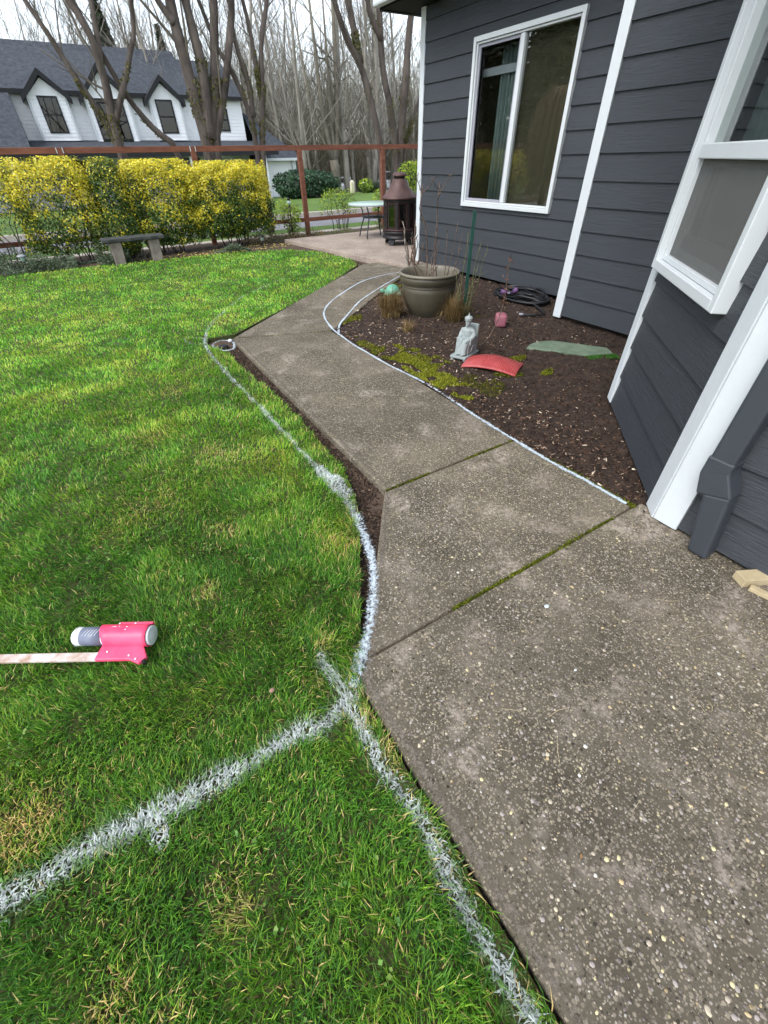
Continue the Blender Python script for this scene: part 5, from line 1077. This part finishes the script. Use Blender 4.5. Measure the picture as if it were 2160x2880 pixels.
stemtree('large clump of four thick upright stems right of the third dormer', 12.4, [(g1([(1345,930),(1285,700),(1230,520),(1190,360),(1140,180),(1100,0)]), 78), (g1([(1390,920),(1430,720),(1460,560),(1480,350),(1500,100),(1500,0)]), 52), (g1([(1355,900),(1330,600),(1310,420),(1270,280),(1230,120),(1200,0)]), 58), (g1([(1370,900),(1390,600),(1390,350),(1385,0)]), 54), (g1([(1130,150),(1075,80),(1020,0)]), 34)], 4, 5)
stemtree('slender dark two stemmed tree beside the white garage wing', 12.45, [(g2([(285,1000),(255,800),(185,600),(110,440),(40,340),(0,250)]), 32), (g2([(315,1000),(320,640),(310,450),(310,250),(350,0)]), 36), (g2([(260,760),(235,560),(175,380),(130,230),(100,0)]), 28), (g2([(310,640),(270,400),(240,200),(190,0)]), 24)], 5, 6)
stemtree('bare leaning tree left of the house corner, forked high up', 12.5, [(g2([(1085,930),(1030,700),(980,500),(935,380),(870,270),(820,120),(780,0)]), 44), (g2([(950,410),(910,180),(870,0)]), 40)], 4, 7)
stemtree('mossy forked tree behind the chiminea beside the house corner', 12.6, [(g2([(1190,1060),(1150,700),(1100,480),(1080,200),(1075,0)]), 48), (g2([(1200,1060),(1230,700),(1250,450),(1270,180),(1290,50)]), 52), (g2([(1235,980),(1300,740),(1340,640)]), 26), (g2([(1090,260),(1010,80),(1000,0)]), 30)], 5, 8)
# ------------------------------------------------------------------ woods far behind: individual bare trees
def proto(seed, Ht, r, depth=3):
    random.seed(seed); th = thing('woodland_tree', 'x', 'tree', (0, 0, 0)); tk = MB(); cw = MB()
    q = [np.array((0, 0, -.3))]; d = np.array((random.uniform(-.08, .08), 0, 1.))
    for i in range(9):
        d = d+np.array((random.gauss(0, .05), random.gauss(0, .05), .02)); d /= np.linalg.norm(d); q.append(q[-1]+d*Ht/9)
    tk.tube(q, [r*(1.05-.95*i/9) for i in range(10)], 7)
    for k in range(30):
        t = random.uniform(.10, .97); i = min(8, int(t*9)); b = q[i]+(q[i+1]-q[i])*(t*9-i); a = random.uniform(0, 6.283)
        grow(cw, b, (math.cos(a)*.8, math.sin(a)*.8, random.uniform(.35, 1.1)), Ht*random.uniform(.16, .34)*(1.15-.6*t), r*.30*(1.1-t), 3, 4, .05)
    tk.build('trunk', M['barkpale'], th, True); cw.build('crown', M['barkpale' if seed % 2 else 'barkgrey'], th, True); return th
protos = [proto(s, h, r) for s, h, r in ((11, 15, .15), (12, 13, .12), (13, 16, .20), (14, 11, .10))]
random.seed(21); spots = []
for i in range(58):
    pxx = random.uniform(470, 1200); yy = random.uniform(40, 66); x = at_y(pxx, 430, yy)[0]; spots.append((x, yy))
for i in range(26): yy = random.uniform(50, 70); spots.append((at_y(random.uniform(-150, 520), 430, yy)[0], yy))
spots += [(16.2, 37), (18.2, 40), (22.0, 40), (24.5, 41), (27, 43), (17.3, 43), (20.5, 38.5)]
rows_lab = ['pale bare tree', 'slim bare tree', 'grey bare tree', 'thin twiggy bare tree']
used = set()
for i, (x, yy) in enumerate(sorted(spots)):
    k = random.randrange(4); src = protos[k]
    if k not in used: o = src; used.add(k)
    else:
        o = src.copy(); COL.objects.link(o)
        for c in src.children: cc = c.copy(); COL.objects.link(cc); cc.parent = o
    o.location = (x, yy, tz(yy)); o.rotation_euler = (0, 0, random.uniform(0, 6.28)); s = random.uniform(.8, 1.25); o.scale = (s, s, s*random.uniform(.9, 1.1))
    v_ = np.array((x, yy, 3.0))-CAM; px_t = 1080+FOC*(v_@CR)/(v_@CF)
    zone = ('behind the white house roof' if px_t < 480 else 'behind the gap between white house and garage' if px_t < 690 else 'in the wood right of the garage wing' if px_t < 850 else 'in the wood between the two right fence posts' if px_t < 1075 else 'in the wood close to the grey house corner')
    o['label'] = rows_lab[k]+' rising '+zone; o['group'] = 'bare trees '+zone; o['category'] = 'tree'
# thick grey trunk across the street
random.seed(31); bt = thing('grey_tree', 'thick grey forked trunk across the street behind the lime shrub', 'tree', (19.5, 38.5, tz(38.5)))
b = np.array((19.5, 38.5, tz(38.5)-.2)); tk = MB()
tk.tube([b, b+(0, 0, .6), b+(.0, 0, 1.5), b+(-.1, 0, 2.3)], [.42, .36, .33, .34], 12)
for dx, hh, r in ((-.55, 7, .17), (.5, 8, .20), (.05, 6, .14), (-1.2, 5, .10)): tk.tube([b+(-.1, 0, 2.1), b+(dx*.6, .1, 3.2), b+(dx*1.2, .2, 5), b+(dx*1.8, .3, 5+hh)], [r*1.3, r*1.1, r, r*.3], 9)
tk.build('trunk', M['barkgrey'], bt, True); cw = MB()
for k in range(22): grow(cw, b+(random.uniform(-.8, .8), .2, random.uniform(3, 8)), (random.gauss(0, 1), random.gauss(0, .6), .6), random.uniform(1.5, 3), .05, 3, 4, .03)
cw.build('crown', M['barkgrey'], bt, True)
# brush at the foot of the wood and a distant dark belt of trees
def thicket(name, n, x0, x1, y0, y1, h, cols, size, wd, seed, up=1.0):
    """a mass of fine upright twigs"""
    x = RNG.uniform(x0, x1, n); y = RNG.uniform(y0, y1, n); z0 = np.interp(y, [36, 56, 90], [tz(36), tz(56), tz(90)])
    top = h*np.clip(.35+vnoise(x, y, .22, seed)*1.0, .2, 1.3); z = z0+RNG.random(n)**.8*top; L = size*RNG.uniform(.5, 1.4, n)
    d = np.c_[RNG.normal(0, .38, n), RNG.normal(0, .38, n), np.full(n, up)]; d /= np.linalg.norm(d, axis=1)[:, None]; q = np.c_[RNG.normal(0, 1, n), RNG.normal(0, 1, n), 0*x]; q -= d*(q*d).sum(1)[:, None]; q /= np.linalg.norm(q, axis=1)[:, None]
    b = np.c_[x, y, z]; w_ = (wd*RNG.uniform(.6, 1.4, n))[:, None]; bow = np.c_[RNG.normal(0, .08, (n, 2)), 0*x]*L[:, None]
    V = np.stack([b-q*w_, b+q*w_, b+d*L[:, None]*.5+bow+q*w_*.7, b+d*L[:, None]*.5+bow-q*w_*.7, b+d*L[:, None]], 1).reshape(-1, 3)
    f = np.array([(0, 1, 2), (0, 2, 3), (3, 2, 4)]); F = (f[None]+(np.arange(n)*5)[:, None, None]).reshape(-1, 3)
    return tag(mesh_np(name, V, F, M['leaf'], None, np.repeat(cols[RNG.integers(0, len(cols), n)]*RNG.uniform(.6, 1.2, (n, 1)), 5, 0)), kind='stuff')
TW = np.array([lin(98, 92, 74), lin(80, 76, 58), lin(116, 108, 92), lin(70, 74, 48)])
thicket('undergrowth', 30000, 14, 60, 41, 62, 3.4, TW, .9, .012, 71)
thicket('undergrowth', 60000, -6, 84, 58, 76, 13.0, TW*1.1, 1.6, .018, 72)
thicket('undergrowth', 26000, 15, 60, 48, 60, 10.0, np.array([lin(96, 94, 72), lin(116, 110, 92), lin(84, 84, 62)]), 1.5, .013, 74)
EVG = np.array([lin(44, 66, 40), lin(34, 52, 34), lin(62, 84, 52)])
thicket('evergreen_belt', 9000, 20, 70, 62, 72, 4.5, EVG, .8, .10, 73, .4)
def conifer(x, y, h, r, lab, seed, pal=EVG):
    th = thing('conifer', lab, 'tree', (x, y, tz(y)), 'dark conifers behind the houses'); n = 7000; t = RNG.random(n)**.75
    a = RNG.uniform(0, 6.283, n); lay = np.floor(t*22)/22; rad = r*(1-lay)*(.55+.45*hash2(lay*50, np.floor(a*2.2), seed))*np.sqrt(RNG.random(n)); z = tz(y)+h*(.08+.92*t)-.32*rad
    P = np.c_[x+rad*np.cos(a), y+rad*np.sin(a), z]; N = np.c_[np.cos(a)*.3, np.sin(a)*.3, np.ones(n)]+RNG.normal(0, .4, (n, 3))
    leaves(P, N, .55, .28, pal[RNG.integers(0, 3, n)]*RNG.uniform(.6, 1.3, (n, 1)), 'crown', M['leaf'], th)
    MB().tube([(x, y, tz(y)-.2), (x, y, tz(y)+h*.95)], [r*.10, .02], 8).build('trunk', M['bark'], th, True)
conifer(*at_y(300, 130, 62)[[0, 1]], 15.5, 3.2, 'dark conifer rising behind the ridge over the middle dormer', 1)
conifer(*at_y(455, 130, 66)[[0, 1]], 13.8, 2.6, 'dark conifer rising behind the right end of the ridge', 2)
conifer(*at_y(1150, 300, 60)[[0, 1]], 9.5, 2.2, 'dark conifer in the wood close beside the house corner', 3)
for i_, (px_c, yc_, hc_, rc_) in enumerate(((640, 66, 9, 2.4), (760, 70, 12, 3.0), (860, 64, 8, 2.4), (930, 69, 11, 3.0), (1030, 65, 9, 2.6), (1110, 67, 11, 3.0), (1180, 62, 8, 2.4))):
    conifer(*at_y(px_c, 300, yc_)[[0, 1]], hc_, rc_, ['first', 'second', 'third', 'fourth', 'fifth', 'sixth', 'seventh'][i_]+' dark evergreen from the left among the bare trunks of the wood', 20+i_)
conifer(*at_y(380, 130, 70)[[0, 1]], 13.6, 2.0, 'smaller conifer between the two taller ones behind the ridge', 4)
# yard trees outside the picture that the long window mirrors
wt = thing('weeping_tree', 'bare weeping tree standing at the left end of the lawn', 'tree', (-2.8, 10.95, 0)); random.seed(41); b = np.array((-2.8, 10.95, 0.))
MB().tube([b+(0, 0, -.1), b+(.03, 0, 1.2), b+(-.02, .02, 2.4)], [.10, .08, .07], 10).build('trunk', M['bark'], wt, True); ww = MB()
for k in range(520):
    a = random.uniform(0, 6.283); R0 = random.uniform(.1, .70); c, s = math.cos(a), math.sin(a); h0 = 2.35+random.uniform(-.2, .2)
    ww.tube([b+(0, 0, h0-.2), b+(c*R0*.4, s*R0*.4, h0+.25), b+(c*R0*.8, s*R0*.8, h0+.05), b+(c*R0*1.05, s*R0*1.05, h0-.7), b+(c*R0*1.1, s*R0*1.1, random.uniform(.3, 1.2))], [.012, .009, .008, .007, .005], 3, False)
ww.build('crown', mat('weeping_twig', lin(150, 128, 96), .8, .2, 8, 40, .1), wt, True)
for i, (x, y, h, r) in enumerate(((-9.5, 17.5, 9, 2.6), (-6.5, 19.5, 10, 2.6), (-13, 18, 9, 2.8), (-11, 22, 11, 3), (-15.5, 15, 9, 2.8))):
    conifer(x, y, h, r, ['nearest', 'second', 'third', 'tallest', 'leftmost'][i]+' dark conifer off to the left beyond the weeping tree', 11+i, np.array([lin(84, 92, 60), lin(70, 76, 52), lin(104, 104, 74)]))

# ------------------------------------------------------------------ litter on concrete and lawn
n = 90; P = np.c_[RNG.uniform(.4, 1.9, n), RNG.uniform(-.2, 3.6, n), np.full(n, .004)]; k = inpoly(P[:, 0], P[:, 1], SL[0]) | inpoly(P[:, 0], P[:, 1], SL[1]) | inpoly(P[:, 0], P[:, 1], SL[2])
P = P[k]; n = len(P); a = RNG.uniform(0, 6.283, n); lit = MB()
for (x, y, z), t in zip(P, a):
    L = random.uniform(.012, .045); c, s_ = math.cos(t), math.sin(t); bow = random.uniform(-.008, .008)
    lit.tube([(x-c*L, y-s_*L, z), (x-s_*bow, y+c*bow, z+.003), (x+c*L, y+s_*L, z)], [.0006, .0009, .0004], 3)
tag(lit.build('dry_straws', M['wood'], walk), kind='stuff')
n = 26; x = RNG.uniform(.5, 1.9, n); y = RNG.uniform(-.1, 3.8, n); 
leaves(np.c_[x, y, np.full(n, .006)], RNG.normal(0, .25, (n, 3))+np.array((0, 0, 1)), .016, .6, np.array([lin(150, 118, 80), lin(176, 158, 110), lin(110, 120, 60)])[RNG.integers(0, 3, n)], 'leaf_bits', M['leaf'], walk)['kind'] = 'stuff'
for x, y, r, lab in ((1.09, .545, .012, 'small white paint blob on the near concrete slab'), (.96, .30, .006, 'tiny white paint drip on the near slab, closer to the camera')):
    tag(MB().ball((x, y, .002), (r, r*.75, .0025), 10, 6).build('paint_drip', M['whitepaint'], loc=(x, y, 0), smooth=True), lab, 'paint drip', 'paint drips on the slab')
tag(MB().ball((.02, .80, .022), (.011, .008, .006), 8, 6).build('lawn_stone', mat('pink_stone', lin(150, 120, 104), .8), loc=(.02, .8, 0), smooth=True), 'small pinkish stone lying in the grass left of the paint junction', 'stone')
n = 700; x = RNG.uniform(-1.2, .85, n); y = RNG.uniform(0, 4.5, n); k = inpoly(x, y, LAWN) & (vnoise(x, y, 2.2, 91) > .60); x, y = x[k], y[k]; n = len(x)*3
x = np.repeat(x, 3)+RNG.normal(0, .008, n); y = np.repeat(y, 3)+RNG.normal(0, .008, n)
leaves(np.c_[x, y, RNG.uniform(.014, .03, n)], RNG.normal(0, .35, (n, 3))+np.array((0, 0, 1)), .013, .8, np.array([lin(72, 118, 40), lin(96, 138, 52), lin(120, 148, 66)])[RNG.integers(0, 3, n)], 'clover', M['leaf'], lawn)['kind'] = 'stuff'
